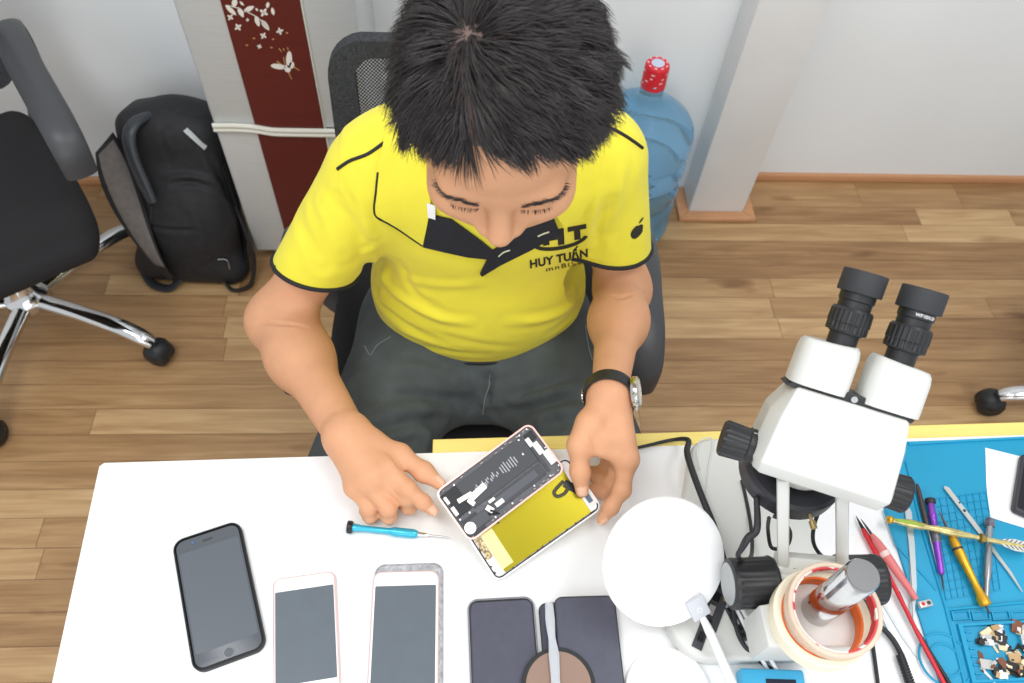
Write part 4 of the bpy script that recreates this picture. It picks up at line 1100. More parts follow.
for sx_, x in ((-1, .334), (1, .405)):
    Mk = axis_frame(V(x, .256, .856), V(sx_, .02 * sx_, .0))
    kn = obj('focus_knob', MB().add(*g_lathe([(0, 0), (.027, 0), (.0285, .003), (.0275, .006), (.0265, .040), (.0275, .044), (.0265, .048), (.0235, .0495), (0, .0495)], 132, wob=lambda t, z: 1 + (.02 * (1 if math.cos(22 * t) > 0 else -1) if .006 < z < .043 else 0)), M=Mk), MB_, mic, smooth=30)
    obj('knob_cap', MB().add(*g_cyl(.0225, .0490, .0505, 36, .0006), M=Mk), mat('cap_grey', (168, 170, 170), .4, .3), kn)
ra = [P(783, 570, .865), P(783, 485, .985)]; rb_ = [P(842, 575, .865), P(842, 500, .985)]
for p0, p1 in (ra, rb_):
    d = unit(p1 - p0); M_ = frame((p0 + p1) / 2, d, V(-.2, -1, 0))
    obj('arm_rail', MB().add(*g_box(np.linalg.norm(p1 - p0) + .03, .020, .012, .003, 2), M=M_ @ np.array([[1,0,0,0],[0,1,0,0],[0,0,1,0],[0,0,0,1.0]])), MW, mic)
M_ = frame(ra[0] * .45 + rb_[0] * .45 + (ra[1] + rb_[1]) * .05, rb_[0] - ra[0], V(0, 1, .8))
obj('arm_bridge', MB().add(*g_box(.080, .020, .020, .003, 2), M=M_), MW, mic)
# head: tapered body
def loft(secs, cap=True):
    vs = []; fs = []; n = len(secs[0])
    for s in secs: vs += list(s)
    for i in range(len(secs) - 1):
        for k in range(n): l = (k + 1) % n; fs.append((i * n + k, i * n + l, (i + 1) * n + l, (i + 1) * n + k))
    if cap: fs += [tuple(range(n))[::-1], tuple((len(secs) - 1) * n + k for k in range(n))]
    return vs, fs
def section(a, hw_f, hw_b, m_f, m_mid, m_b):
    return [(-hw_f, a, m_f), (hw_f, a, m_f), (hw_b, a, m_mid), (hw_b * .97, a, m_b), (-hw_b * .97, a, m_b), (-hw_b, a, m_mid)]
hm = MB().add(*loft([section(-.052, .056, .060, -.014, -.030, -.075), section(-.039, .060, .0685, 0, -.024, -.080), section(.010, .056, .064, .0, -.024, -.075), section(.036, .0515, .0535, 0, -.020, -.060), section(.039, .0495, .0510, -.002, -.020, -.058)]), M=MM)
hb_ = obj('head_body', hm, MW, mic, smooth=30); 
bm = bmesh.new(); bm.from_mesh(hb_.data); bmesh.ops.bevel(bm, geom=bm.edges[:], offset=.0035, segments=3, profile=.5, affect='EDGES', clamp_overlap=True); bmesh.ops.recalc_face_normals(bm, faces=bm.faces[:]); bm.to_mesh(hb_.data); bm.free()
hb_.data.polygons.foreach_set('use_smooth', [True] * len(hb_.data.polygons)); hb_.data.set_sharp_from_angle(angle=math.radians(50))
obj('hinge_plate', MB().add(*g_prism([(-.060, .037), (.054, .037), (.056, .041), (.012, .0475), (-.012, .0475), (-.056, .041)], -.048, -.004, .001), M=MM), MB_, mic)
obj('hinge_screw', MB().add(*g_cyl(.003, -.0045, -.002, 16), M=MM @ T(.0, .043, 0)), STEEL, mic)
for s, sw in ((-1, .0270), (1, .0275)):
    hx = (-.0315 if s < 0 else .0335)
    sec = []
    for a0, w_, th in ((.042, sw, .025), (.046, sw, .026), (.076, sw * .98, .026), (.083, sw * .94, .0245), (.0862, sw * .86, .021)):
        sec.append([(hx + x, a0 + (s * -x) * .08 * (a0 > .07), -.024 + z) for x, z in rrect(2 * w_, 2 * th, min(w_, th) * .62, 6)])
    hs = MB().add(*loft(sec), M=MM); ho = obj('eyepiece_housing', hs, MW, mic, smooth=45); fix_normals(ho)
    Me = MM @ np.array([[1, 0, 0, hx + .002], [0, 0, 1, 0], [0, -1, 0, -.022], [0, 0, 0, 1.0]])
    Me = Me @ T(.0065 if s < 0 else -.005, 0, 0); ep = obj('eyepiece', MB().add(*g_lathe([(0, .080), (.0135, .080), (.0135, .097), (.0150, .0975), (.0150, .128), (.0162, .129), (.0162, .142), (0, .142)], 40), M=Me), MB_, mic)
    obj('diopter_ring', MB().add(*g_lathe([(.0148, .0985), (.0180, .0985), (.0187, .100), (.0181, .1055), (.0181, .1065), (.0188, .1075), (.0188, .119), (.0172, .1215), (.0148, .1215)], 120, wob=lambda t, z: 1 + (.028 * (1 if math.cos(24 * t) > 0 else -1) if .101 < z < .119 else 0)), M=Me), MB_, ep, smooth=25)
    obj('eyecup', MB().add(*g_lathe([(.0150, .136), (.0199, .136), (.0203, .137), (.0203, .155), (.0197, .1565), (.0168, .1565), (.0163, .153), (.0140, .146), (0, .146)], 44), M=Me), MBR, ep, label='black rubber eyecup')
    if s > 0:
        tv, tf = text_mesh('WF10X/20', .0042, .0001)
        tv = np.array(tv); ang = tv[:, 0] / .0160; R_ = .0173
        cyl = np.stack([R_ * np.sin(ang - .1), -R_ * np.cos(ang - .1), .130 - .004 + tv[:, 1] + .0], 1); cyl = np.stack([.0165 * np.sin(ang + .25), .0 - .0165 * np.cos(ang + .25), .1310 + tv[:, 1]], 1)
        obj('eyepiece_print', MB().add(cyl, tf, M=Me), mat('print_white', (0, 0, 0)), ep, smooth=None, label='white lettering on the right eyepiece')
    Mz = MM @ np.array([[0, 0, s, .003 if s < 0 else -.014], [0, 1, 0, -.034], [-s, 0, 0, -.034 if s < 0 else -.040], [0, 0, 0, 1.0]])
    zk = obj('zoom_knob', MB().add(*g_lathe([(0, .055), (.010, .055), (.010, .066), (.0175, .067), (.0185, .069), (.0185, .074), (.0172, .0755), (.0178, .097), (.0164, .0995), (0, .0995)], 96, wob=lambda t, z: 1 + (.035 * (1 if math.cos(16 * t) > 0 else -1) if .0757 < z < .0985 else 0)), M=Mz), MB_, mic, smooth=30)
    for k in range(4):
        an_ = k * .5 + 1.0
        obj('scale_mark', MB().add(*g_box(.0006, .0030 + .002 * (k % 2), .0006, 0, c=(0, 0, 0)), M=Mz @ np.array([[math.cos(an_), 0, -math.sin(an_), .0185 * math.cos(an_)], [math.sin(an_), 0, math.cos(an_), .0185 * math.sin(an_)], [0, 1, 0, .0715], [0, 0, 0, 1.0]])), mat('print_white', (0, 0, 0)), zk, smooth=None)
OX, OY = .352, .356
obj('objective_mount', MB().add(*g_lathe([(0, .955), (.036, .955), (.043, .975), (.044, 1.02), (0, 1.02)], 44), M=T(OX, OY, 0)), MW, mic)
obj('objective_lens', MB().add(*g_lathe([(.020, .922), (.029, .922), (.030, .924), (.030, .956), (0, .956), (0, .930), (.020, .928)], 40), M=T(OX, OY, 0)), MB_, mic)
rl = thing('ring_light', 'black ring light clamped under the microscope head', 'ring light', (OX, OY, .920))
obj('housing', MB().add(*g_lathe([(.0335, .918), (.052, .918), (.0545, .921), (.0545, .944), (.051, .948), (.0335, .948), (.0335, .918)], 56), M=T(OX, OY, 0)), mat('ring_black', (44, 44, 50), .45), rl)
for k in range(3):
    t = .6 + 2.1 * k
    obj('thumbscrew', MB().add(*g_lathe([(0, 0), (.0018, 0), (.0018, .010), (.0034, .010), (.0034, .018), (0, .018)], 14), M=axis_frame(V(OX + .052 * math.cos(t), OY + .052 * math.sin(t), .936), V(math.cos(t), math.sin(t), 0))), mat('brass', (190, 165, 110), .35, .8), rl)
CABLE = mat('black_cable', (40, 40, 44), .5); WCAB = mat('white_cable', (238, 238, 238), .4)
def cable(name, label, pts, r, m, cat='cable', n=8, flat=1.0, parent=None):
    o = obj(name, MB().add(*g_tube(catmull(pts, n), r, 10, flat=flat)), m, parent)
    if parent is None: tag(o, label, cat)
    return o
e0 = V(OX - .045, OY - .032, .930)
cable('light_cord', None, [e0, P(757, 528, .915), P(748, 538, .91), P(742, 548, .90), P(738, 556, .89), P(745, 562, .86), P(752, 552, .80), P(750, 520, .778), P(742, 480, .777)], [.003, .0042, .0042, .003, .0025, .0025, .0022, .0022], CABLE, parent=rl)
cable('light_cord', None, [P(773, 516, .925), P(782, 520, .925), P(790, 532, .91), P(787, 545, .88), P(772, 548, .84), P(768, 530, .86), P(769, 518, .915)], .0022, CABLE, parent=rl)
cable('cable', 'black cable hanging behind the white arm of the microscope', [P(822, 505, .93), P(815, 522, .90), P(813, 540, .87), P(819, 553, .85), P(830, 560, .80), P(860, 570, .753), P(872, 640, .753), P(880, 700, .753)], .0022, CABLE)
# tape rolls hung over the pole
CREAM = mat('cream_tape', (240, 230, 205), .5, noise=.02, nscale=30); ORNG = mat('orange_core', (236, 112, 38), .55, noise=.1, nscale=60); REDC = mat('red_core', (214, 44, 54), .5, noise=.25, nscale=70)
CLEART = mat('amber_clear_tape', (244, 222, 200), .25, trans=.35, ior=1.3)
def printed_core():
    m = bpy.data.materials.new('red_printed_core'); m.use_nodes = True; nt = m.node_tree; b = nt.nodes['Principled BSDF']; L = nt.links.new
    tc = nt.nodes.new('ShaderNodeTexCoord'); n = nt.nodes.new('ShaderNodeTexNoise'); n.inputs['Scale'].default_value = 45; L(tc.outputs['Object'], n.inputs[0])
    r = nt.nodes.new('ShaderNodeValToRGB'); r.color_ramp.interpolation = 'CONSTANT'; e = r.color_ramp.elements; e[0].color = srgb((232, 214, 206)); e[1].position = .56; e[1].color = srgb((206, 44, 52)); L(n.outputs[0], r.inputs[0]); L(r.outputs[0], b.inputs['Base Color']); b.inputs['Roughness'].default_value = .5
    return m
PCORE = printed_core()
def roll(name, label, c, nrm, ri, ro, h, mt, mc):
    M_ = axis_frame(V(*c), V(*nrm)); r_ = thing(name, label, 'tape roll', c)
    obj('tape', MB().add(*g_ring(ri + .0022, ro, 0, h, 64, .0008), M=M_), mt, r_)
    obj('core', MB().add(*g_ring(ri, ri + .0030, .0012, h - .0012, 64, .0004), M=M_), mc, r_)
    return r_
roll('masking_tape_roll', 'cream masking tape roll with an orange core, slipped over the steel pole of the microscope', P(816, 622, .8785), (-.02, .01, 1), .039, .0495, .020, CREAM, ORNG)
roll('clear_tape_roll', 'amber clear tape roll with a red core leaning on the cream roll round the pole', P(830, 612, .9025), (-.05, -.07, 1), .0395, .0465, .016, CLEART, PCORE)

# ---------------- round white disc in front of the microscope
dc = D(665, 562, .885); vd = unit(CAM - dc); side = unit(np.cross(V(0, 0, 1), vd)); nd = unit(vd * math.cos(.50) + side * math.sin(.50))
Md_ = axis_frame(dc, nd)
DISC = mat('white_plastic_disc', (246, 246, 246), .35)
wd_ = thing('charging_disc', 'round white charging disc propped up before the microscope, grey plug at its rim', 'charging pad', (dc[0], dc[1], .775))
Rd = 131 * .885 / 800 / 2
obj('pad', MB().add(*g_lathe([(0, -.008), (Rd - .006, -.008), (Rd - .001, -.005), (Rd, -.002), (Rd - .001, .0005), (Rd - .004, .0015), (Rd - .012, .0018), (0, .0018)], 72), M=Md_), DISC, wd_)
ft = V(dc[0] + .012, dc[1] + .020, .7755)
obj('stand_stem', MB().add(*g_rod(dc - nd * .007, ft, .009, 16)), DISC, wd_)
obj('stand_foot', MB().add(*g_cyl(.026, .775, .781, 36, .002), M=T(ft[0], ft[1], 0)), DISC, wd_)
on_disc = lambda x, y, h: CAM + unit(ray(x, y)) * (np.dot(dc + nd * h - CAM, nd) / np.dot(unit(ray(x, y)), nd))
pl0 = on_disc(697, 608, .003); pdir = unit(on_disc(722, 660, .003) - pl0)
Mp_ = frame(pl0, pdir, np.cross(nd, pdir))
plug = obj('plug', MB().add(*g_box(.024, .022, .006, .0015, 2), M=Mp_ @ T(-.002, 0, .004)), mat('grey_plug', (196, 198, 204), .4), wd_, label='square grey plug')
obj('plug_mark', MB().add(*g_ring(.0022, .0030, .0070, .0072, 20), M=Mp_ @ T(0, 0, 0)), mat('plug_mark', (225, 226, 230), .4), plug)
cable('charging_cord', None, [pl0 + pdir * .008 + nd * .003, pl0 + pdir * .03 + nd * .004, P(722, 660, .80), P(736, 692, .785), P(752, 735, .770), P(760, 790, .757)], [.0035, .0052, .0052, .0052, .0052, .0052], WCAB, parent=wd_)
# second disc lying near the front edge of the desk
c2 = P(668, 694, TZ)
w2_ = thing('charging_disc', 'round white charging disc lying flat on the desk at the bottom edge of the photo', 'charging pad', c2)
obj('pad', MB().add(*g_lathe([(0, 0), (.046, 0), (.049, .002), (.049, .005), (.046, .007), (0, .0075)], 64), M=T(c2[0], c2[1], TZ)), DISC, w2_)
obj('rim_ring', MB().add(*g_ring(.030, .032, .0070, .0082, 48, .0004), M=T(c2[0], c2[1], TZ)), DISC, w2_)

# circuit boards on the microscope base
def board(label, x, y, ang, L_, W_, z):
    r_ = thing('circuit_board', label, 'circuit board', (x, y, z)); M_ = T(x, y, z, ang)
    obj('board', MB().add(*g_prism([(-L_ / 2, -W_ / 2), (L_ / 2, -W_ / 2), (L_ / 2, W_ * .1), (L_ * .2, W_ * .1), (L_ * .2, W_ / 2), (-L_ / 2, W_ / 2)], 0, .0014, .0002, 1), M=M_), PCB, r_)
    for k in range(5):
        cx = -L_ * .42 + k * L_ * .19
        obj('chip', MB().add(*g_prism(rrect(L_ * .13, W_ * (.35 + .1 * (k % 2)), .0006), .0013, .0026, .0002, 1), M=M_ @ T(cx, -W_ * .18, 0)), [mat('chip_black', (26, 26, 28), .3), SHIELD][k == 2], r_)
    for k in range(3): obj('gold_contact', MB().add(*g_prism(rrect(.004, .003, .0008), .0013, .0020), M=M_ @ T(-L_ * .4 + k * .007, W_ * .3, 0)), GOLD, r_)
b0, b1 = P(726, 580, .777), P(700, 650, .777); bc = (b0 + b1) / 2; dv = b1 - b0
board('narrow dark circuit board lying on the microscope base, half under the white disc', bc[0], bc[1], math.atan2(dv[1], dv[0]), np.linalg.norm(dv), .020, .7752)
b0, b1 = P(731, 606, .777), P(748, 640, .777); bc = (b0 + b1) / 2; dv = b1 - b0
board('small dark circuit board under the focus knob of the microscope', bc[0], bc[1], math.atan2(dv[1], dv[0]), np.linalg.norm(dv), .016, .7752)
cable('cable', 'black cable draped over the far desk edge and curving down past the white disc', [P(618, 452, .754), P(645, 446, .755), P(672, 440, .757), P(688, 440, .775), P(687, 452, .790), P(692, 470, .792), P(702, 497, .792), P(713, 524, .79), P(722, 550, .788), P(728, 575, .785), P(733, 612, .780), P(742, 642, .779), P(765, 665, .762), P(800, 684, .756), P(830, 700, .754)], [.0020, .0022, .0025, .0035, .0042, .0042, .0042, .0042, .0028, .0026, .0026, .0026, .0026, .0026, .0026], CABLE)
cable('cable', 'white cable running down from under the focus knob, left of a second white one', [P(729, 594, .779), P(741, 618, .779), P(757, 650, .778), P(772, 678, .757), P(790, 712, .754)], .0024, WCAB)
cable('cable', 'white cable running down from under the focus knob, right of a second white one', [P(735, 596, .7835), P(747, 618, .7835), P(763, 647, .7835), P(778, 672, .765), P(799, 710, .756)], .0024, WCAB)
cable('cable', 'thin clear wire looped over the far desk edge left of the microscope', [P(700, 470, .7765), P(697, 452, .778), P(700, 441, .78), P(707, 438, .782), P(713, 442, .778), P(708, 470, .7765), P(706, 500, .7765)], .0008, mat('clear_wire', (215, 218, 220), .3))
# blue box at the front
bx = P(776, 690, .775)
bb_ = thing('small_blue_box', 'small bright blue plastic box with a dark panel at the bottom edge of the photo', 'box', (bx[0], bx[1], TZ))
Mx_ = T(bx[0], bx[1] - .002, TZ, math.radians(-3))
obj('shell', MB().add(*g_box(.072, .05, .022, .003, 3, c=(0, 0, .011)), M=Mx_), mat('bright_blue_plastic', (70, 178, 224), .4), bb_)
obj('panel', MB().add(*g_box(.034, .036, .002, .0006, 2, c=(.008, -.004, .0222)), M=Mx_), mat('navy_panel', (40, 44, 62), .35), bb_)
# ================================================================== blue repair mat and the tools on it
MATB = mat('blue_silicone', (26, 150, 190), .55, noise=.03, nscale=12)
mz = TZ + .004
mat_ = thing('repair_mat', 'bright blue silicone repair mat with tool trays on the right part of the desk', 'mat', (.76, .27, TZ))
mc = [(.545, .055), (1.0, .067), (1.0, .488), (.552, .474), (.5425, .465)]
obj('sheet', MB().add(*g_prism(mc, TZ, mz, .0015, 2)), MATB, mat_)
def ridge(pts, w_, h_, closed=False, z=None):
    z = mz if z is None else z; mb = MB()
    q = [P(x, y, z) for x, y in pts]; q = [V(p[0], p[1], z + h_ * .3) for p in q]
    mb.add(*g_tube(q, w_ / 2, 8, closed=closed, flat=h_ / w_ * 1.4)); return mb
rm = ridge([(906, 462), (922, 530), (946, 610), (966, 690), (975, 720)], .004, .003); obj('ridge', rm, MATB, mat_)
obj('ridge', ridge([(884, 510), (896, 545), (936, 590)], .003, .002), MATB, mat_)
obj('ridge', ridge([(908, 444), (962, 441), (1024, 438), (1060, 436)], .004, .0025), MATB, mat_)
obj('ridge', ridge([(946, 610), (985, 606), (1040, 601)], .004, .003), MATB, mat_)
for rr_ in (.030, .018):
    cc = P(945, 660, mz); obj('ring_ridge', MB().add(*g_ring(rr_ - .0012, rr_ + .0012, mz - .001, mz + .0018, 48, .0006), M=T(cc[0], cc[1], 0)), MATB, mat_)
# raised grid (about 9 x 12 cells)
g0, g1, g2, g3 = P(926, 500, mz), P(986, 492, mz), P(1000, 590, mz), P(946, 600, mz)
gm = MB()
for k in range(10):
    t = k / 9; a, b = g0 + (g1 - g0) * t, g3 + (g2 - g3) * t; gm.add(*g_box(1, 1, 1, 0), M=frame((a + b) / 2 , b - a, V(1, 0, 0)) @ np.diag([np.linalg.norm(b - a), .0010, .0026, 1]))
for k in range(13):
    t = k / 12; a, b = g0 + (g3 - g0) * t, g1 + (g2 - g1) * t; gm.add(*g_box(1, 1, 1, 0), M=frame((a + b) / 2, b - a, V(0, 1, 0)) @ np.diag([np.linalg.norm(b - a), .0010, .0026, 1]))
obj('grid', gm, MATB, mat_, smooth=None, label='raised square grid')
def tray(corners, wall, h_):
    q = [P(x, y, mz) for x, y in corners]; q = [V(p[0], p[1], mz) for p in q]; c = sum(q) / 4; mb = MB()
    out = [p + unit(p - c) * wall for p in q]
    vs = [(p[0], p[1], z) for ring, z in ((out, mz - .001), (out, mz + h_), (q, mz + h_), (q, mz - .001)) for p in ring]
    fs = [(k * 4 + i, k * 4 + (i + 1) % 4, ((k + 1) % 4) * 4 + (i + 1) % 4, ((k + 1) % 4) * 4 + i) for k in range(4) for i in range(4)]
    o = obj('tray', mb.add(vs, fs), MATB, mat_, smooth=None); fix_normals(o)
for x in (952, 972, 992, 1011, 1031): tray([(x, 613), (x + 15, 612), (x + 16.5, 619), (x + 1.5, 620)], .0022, .003)
tray([(961, 627), (1054, 622), (1066, 676), (974, 681)], .006, .005)
TRC = [P(961, 627, mz), P(1054, 622, mz), P(1066, 676, mz), P(974, 681, mz)]
tk = MB()
for k in range(6):
    p = TRC[0] * (1 - (k + .7) / 6.5) + TRC[3] * ((k + .7) / 6.5); tk.add(*g_box(.008, .0016, .0035, 0, c=(p[0] + .0065, p[1], mz + .001)))
obj('tray_teeth', tk, MATB, mat_, smooth=None)

# loose parts heaped in the tray: each its own object
def tray_pt(u, v): return (TRC[0] * (1 - u) + TRC[1] * u) * (1 - v) + (TRC[3] * (1 - u) + TRC[2] * u) * v
PC = {'black': mat('part_black', (38, 38, 40), .5), 'white': mat('part_white', (236, 236, 232), .45), 'silver': SHIELD, 'gold': GOLD, 'brown': mat('part_brown', (120, 72, 48), .5), 'cream': mat('part_cream', (226, 208, 170), .5), 'red': mat('part_red', (190, 52, 46), .5)}
PC['tan'] = mat('part_tan', (190, 156, 112), .5); PCN = ['black', 'white', 'silver', 'brown', 'cream', 'black', 'tan']
def flat_part(name, poly, h_, m, x, y, z, rz, tilt, label, grp, extra=None):
    M_ = T(x, y, z, rz) @ np.array([[1, 0, 0, 0], [0, math.cos(tilt), -math.sin(tilt), 0], [0, math.sin(tilt), math.cos(tilt), 0], [0, 0, 0, 1.0]])
    r_ = thing(name, label, 'phone part', (x, y, z), grp)
    obj('plate' if 'bracket' in name else 'strip' if 'flex' in name else 'frame' if 'frame' in name else 'block', MB().add(*g_prism(poly, 0, h_, .0002, 1), M=M_), m, r_)
    if extra: extra(r_, M_, h_)
def add_pad(mm, x=.004, y=.002, s=.004):
    return lambda r_, M_, h_: obj('connector', MB().add(*g_prism(rrect(s, s * .6, .0005), h_ - .0001, h_ + .001), M=M_ @ T(x, y, 0)), mm, r_)
items = []
lab_kind = {'flex_cable': 'bent ribbon', 'metal_bracket': 'stamped bracket', 'camera_frame': 'open frame', 'button_block': 'small block'}
seen = {}
for i in range(64):
    u_0, v_0 = rng.uniform(.14, .66) if i < 50 else rng.uniform(.66, .97), rng.uniform(.06, .93)
    if u_0 < .32 and .35 < v_0 < .6: v_0 += .3
    p = tray_pt(u_0, v_0); kind = ['flex_cable', 'metal_bracket', 'camera_frame', 'button_block'][i % 4]; cn = PCN[(i * 3 + i // 4) % 7]; m_ = PC[cn]
    s = rng.uniform(.8, 1.35); z_ = mz + .0006 + .0012 * (i % 4); rz = rng.uniform(0, 6.28); tl = rng.normal(0, .12)
    if kind == 'flex_cable': poly = [(-.010 * s, -.0016), (.002, -.0016), (.005 * s, -.006 * s), (.009 * s, -.006 * s), (.006 * s, .0018), (-.010 * s, .0018)]; h_ = .0008
    elif kind == 'metal_bracket': poly = [(-.006 * s, -.003), (.004 * s, -.004), (.007 * s, .001), (.002, .004 * s), (-.002, .002), (-.006 * s, .003)]; h_ = .001
    elif kind == 'camera_frame': poly = rrect(.012 * s, .009 * s, .001, 3); h_ = .0022
    else: poly = rrect(.008 * s, .005 * s, .0014, 3); h_ = .003
    key = (kind, cn); word = {'black': 'black', 'white': 'white', 'silver': 'silver', 'gold': 'gold', 'brown': 'brown', 'cream': 'cream', 'tan': 'tan'}[cn]
    flat_part(kind, poly, h_, m_, p[0], p[1], z_, rz, tl, '%s %s among the loose phone parts in the blue tray' % (word, lab_kind[kind]), '%s %s pieces in the tray' % (word, lab_kind[kind]), add_pad(PC[PCN[(i * 5 + 2) % 7]], s=.003 + .002 * (i % 3)) if i % 5 != 3 else None)

def wob12(t, z): return 1 + .03 * math.cos(12 * t)
def rodthing(name, label, cat, a, b, za, zb):
    A_, B_ = P(a[0], a[1], za), P(b[0], b[1], zb); ax = unit(B_ - A_); L_ = np.linalg.norm(B_ - A_)
    return thing(name, label, cat, (A_ + B_) / 2), axis_frame(A_, ax), L_, A_, B_
zt = mz + .0028                            # tools lie on the raised grid
PURP = mat('purple_anodised', (140, 74, 190), .3, .5, noise=.15, nscale=120); GREYH = mat('grey_knurl', (120, 118, 128), .4, .6, noise=.3, nscale=200)
r_, M_, L_, A_, B_ = rodthing('screwdriver', 'purple precision screwdriver with a dark cap lying on the blue mat', 'screwdriver', (930, 499), (944, 591), zt + .0065, zt + .004)
obj('cap', MB().add(*g_lathe([(0, 0), (.0058, 0), (.0064, .001), (.0064, .005), (.005, .007), (0, .007)], 24, wob=wob12), M=M_), mat('cap_dark', (58, 54, 56), .4, .4), r_)
obj('handle', MB().add(*g_lathe([(0, .007), (.0042, .007), (.0042, .018), (.0048, .019), (.0048, .026), (.0040, .027), (.0040, .040), (.0045, .041), (.0045, .060), (.0040, .061), (.0040, L_ * .80), (.0025, L_ * .83), (0, L_ * .83)], 22), M=M_), PURP, r_)
obj('grip', MB().add(*g_lathe([(.0042, .040), (.0051, .041), (.0051, .058), (.0042, .059)], 22, wob=wob12), M=M_), GREYH, r_)
obj('blade', MB().add(*g_lathe([(0, L_ * .82), (.0013, L_ * .82), (.0010, L_ * .97), (.0003, L_), (0, L_)], 10), M=M_), DARKM, r_)
r_, M_, L_, A_, B_ = rodthing('scriber', 'gold handled pointed scriber with a needle tip on the blue mat', 'tool', (939, 511), (986, 606), zt + .007, zt + .007)
GOLDH = mat('gold_handle', (222, 168, 48), .3, .6, noise=.12, nscale=90)
obj('needle', MB().add(*g_lathe([(0, 0), (.0004, 0), (.0012, .012), (.0014, L_ * .26), (0, L_ * .26)], 10), M=M_), mat('brown_needle', (120, 96, 74), .4, .6), r_)
obj('handle', MB().add(*g_lathe([(0, L_ * .25), (.003, L_ * .25), (.0044, L_ * .28), (.0056, L_ * .34), (.0060, L_ * .46), (.0050, L_ * .60), (.0042, L_ * .78), (.0052, L_ * .88), (.0070, L_ * .93), (.0070, L_ * .985), (.0050, L_), (0, L_)], 24), M=M_), GOLDH, r_)
obj('end_pin', MB().add(*g_lathe([(0, L_ - .001), (.0012, L_ - .001), (.0010, L_ + .009), (0, L_ + .009)], 10), M=M_), DARKM, r_)
obj('ferrule', MB().add(*g_lathe([(.0052, L_ * .40), (.0064, L_ * .405), (.0064, L_ * .425), (.0052, L_ * .43)], 24), M=M_), DARKM, r_)
r_, M_, L_, A_, B_ = rodthing('screwdriver', 'grey metal screwdriver with a hexagonal cap on the blue mat', 'screwdriver', (990, 520), (986, 601), zt + .0075, zt + .006)
obj('cap', MB().add(*g_lathe([(0, -.001), (.0056, -.001), (.0064, .001), (.0064, .008), (.0052, .010), (0, .010)], 6), M=M_), GREYH, r_, smooth=20)
obj('handle', MB().add(*g_lathe([(0, .010), (.0040, .010), (.0040, .045), (.0044, .046), (.0044, L_ * .72), (.0034, L_ * .75), (.0034, L_ * .95), (.002, L_), (0, L_)], 22), M=M_), mat('brushed_steel', (166, 168, 172), .35, .85), r_)
obj('hex_hole', MB().add(*g_cyl(.0025, -.0014, -.0008, 6), M=M_), mat('cap_dark', (0, 0, 0)), r_)
r_, M_, L_, A_, B_ = rodthing('stylus', 'thin black pointed stylus on the blue mat left of the purple screwdriver', 'tool', (917, 484), (939, 575), zt + .004, zt + .002)
obj('barrel', MB().add(*g_lathe([(0, 0), (.0016, 0), (.0026, .006), (.0030, .012), (.0030, L_ * .46), (.0014, L_ * .5), (0, L_ * .5)], 16), M=M_), mat('dark_brown_barrel', (70, 58, 56), .4), r_)
obj('needle', MB().add(*g_lathe([(0, L_ * .49), (.0010, L_ * .49), (.0004, L_), (0, L_)], 10), M=M_), SILV, r_)
def flat_tool(name, label, pts, ws, th, z, m, cat='tool', par=None, pn='blade'):
    q = [P(x, y, z) for x, y in pts]; r_ = par if par is not None else thing(name, label, cat, sum(q) / len(q)); vs = []
    for i, p in enumerate(q):
        d = q[min(i + 1, len(q) - 1)] - q[max(i - 1, 0)]; d[2] = 0; d = unit(d); s = V(-d[1], d[0], 0) * ws[i] / 2
        vs += [V(p[0], p[1], z) + s, V(p[0], p[1], z) - s, V(p[0], p[1], z + th) - s * .9, V(p[0], p[1], z + th) + s * .9]
    fs = [(i * 4 + k, i * 4 + (k + 1) % 4, i * 4 + 4 + (k + 1) % 4, i * 4 + 4 + k) for i in range(len(q) - 1) for k in range(4)] + [(3, 2, 1, 0), tuple((len(q) - 1) * 4 + k for k in range(4))]
    o = obj(pn, MB().add(vs, fs), m, r_, smooth=30); fix_normals(o); return r_
sp_t = flat_tool('spudger', 'flat steel prying tool with two holes, crossing under the grey screwdriver', [(944, 487), (947, 489), (982, 535), (998, 557), (1010, 573), (1022, 592)], [.004, .0075, .0070, .0050, .0045, .0010], .0012, zt, mat('pale_steel', (206, 206, 200), .3, .6))
for x, y, rr_ in ((959, 503, .0012), (964, 511, .0020)):
    p = P(x, y, zt); obj('hole', MB().add(*g_cyl(rr_, zt + .0010, zt + .0015, 16), M=T(p[0], p[1], 0)), DARKM, sp_t)
tw = flat_tool('tweezers', 'flat silver tweezers lying on the blue mat under the winged metal tool', [(907, 508), (908, 512), (911, 545), (913, 585), (911, 622)], [.006, .0095, .0085, .0075, .0020], .0012, mz + .0003, mat('satin_steel', (188, 194, 196), .35, .7), 'tweezers', pn='lower_arm')
flat_tool('', '', [(907, 508), (908, 512), (911.5, 545), (914, 585), (913, 622)], [.006, .0090, .0080, .0065, .0016], .0012, mz + .0018, MATS['satin_steel'], par=tw, pn='upper_arm')
# winged metal tool lying across the others
zw = zt + .0165
A_, B_ = P(887, 519, zw - .004), P(1034, 549, zw); ax = unit(B_ - A_); L_ = np.linalg.norm(B_ - A_); M_ = frame((A_ + B_) / 2, ax, V(0, 1, 0)); M0 = axis_frame(A_, ax)
wg = thing('winged_metal_tool', 'slender gold and green metal tool with a feathered end lying across the screwdrivers', 'tool', (A_ + B_) / 2)
obj('shaft', MB().add(*g_lathe([(0, 0), (.0030, .001), (.0040, .005), (.0032, .010), (.0042, .016), (.0052, .030), (.0046, .042), (.0034, .050), (.0044, .062), (.0052, .080), (.0044, .094), (.0030, .104), (.0026, .112), (.0030, L_ * .80), (.0014, L_), (0, L_)], 18, wob=lambda t, z: 1 + .10 * math.cos(2 * t + 160 * z)), M=M0), mat('pale_gold_metal', (206, 190, 130), .3, .6, noise=.35, nscale=120), wg)
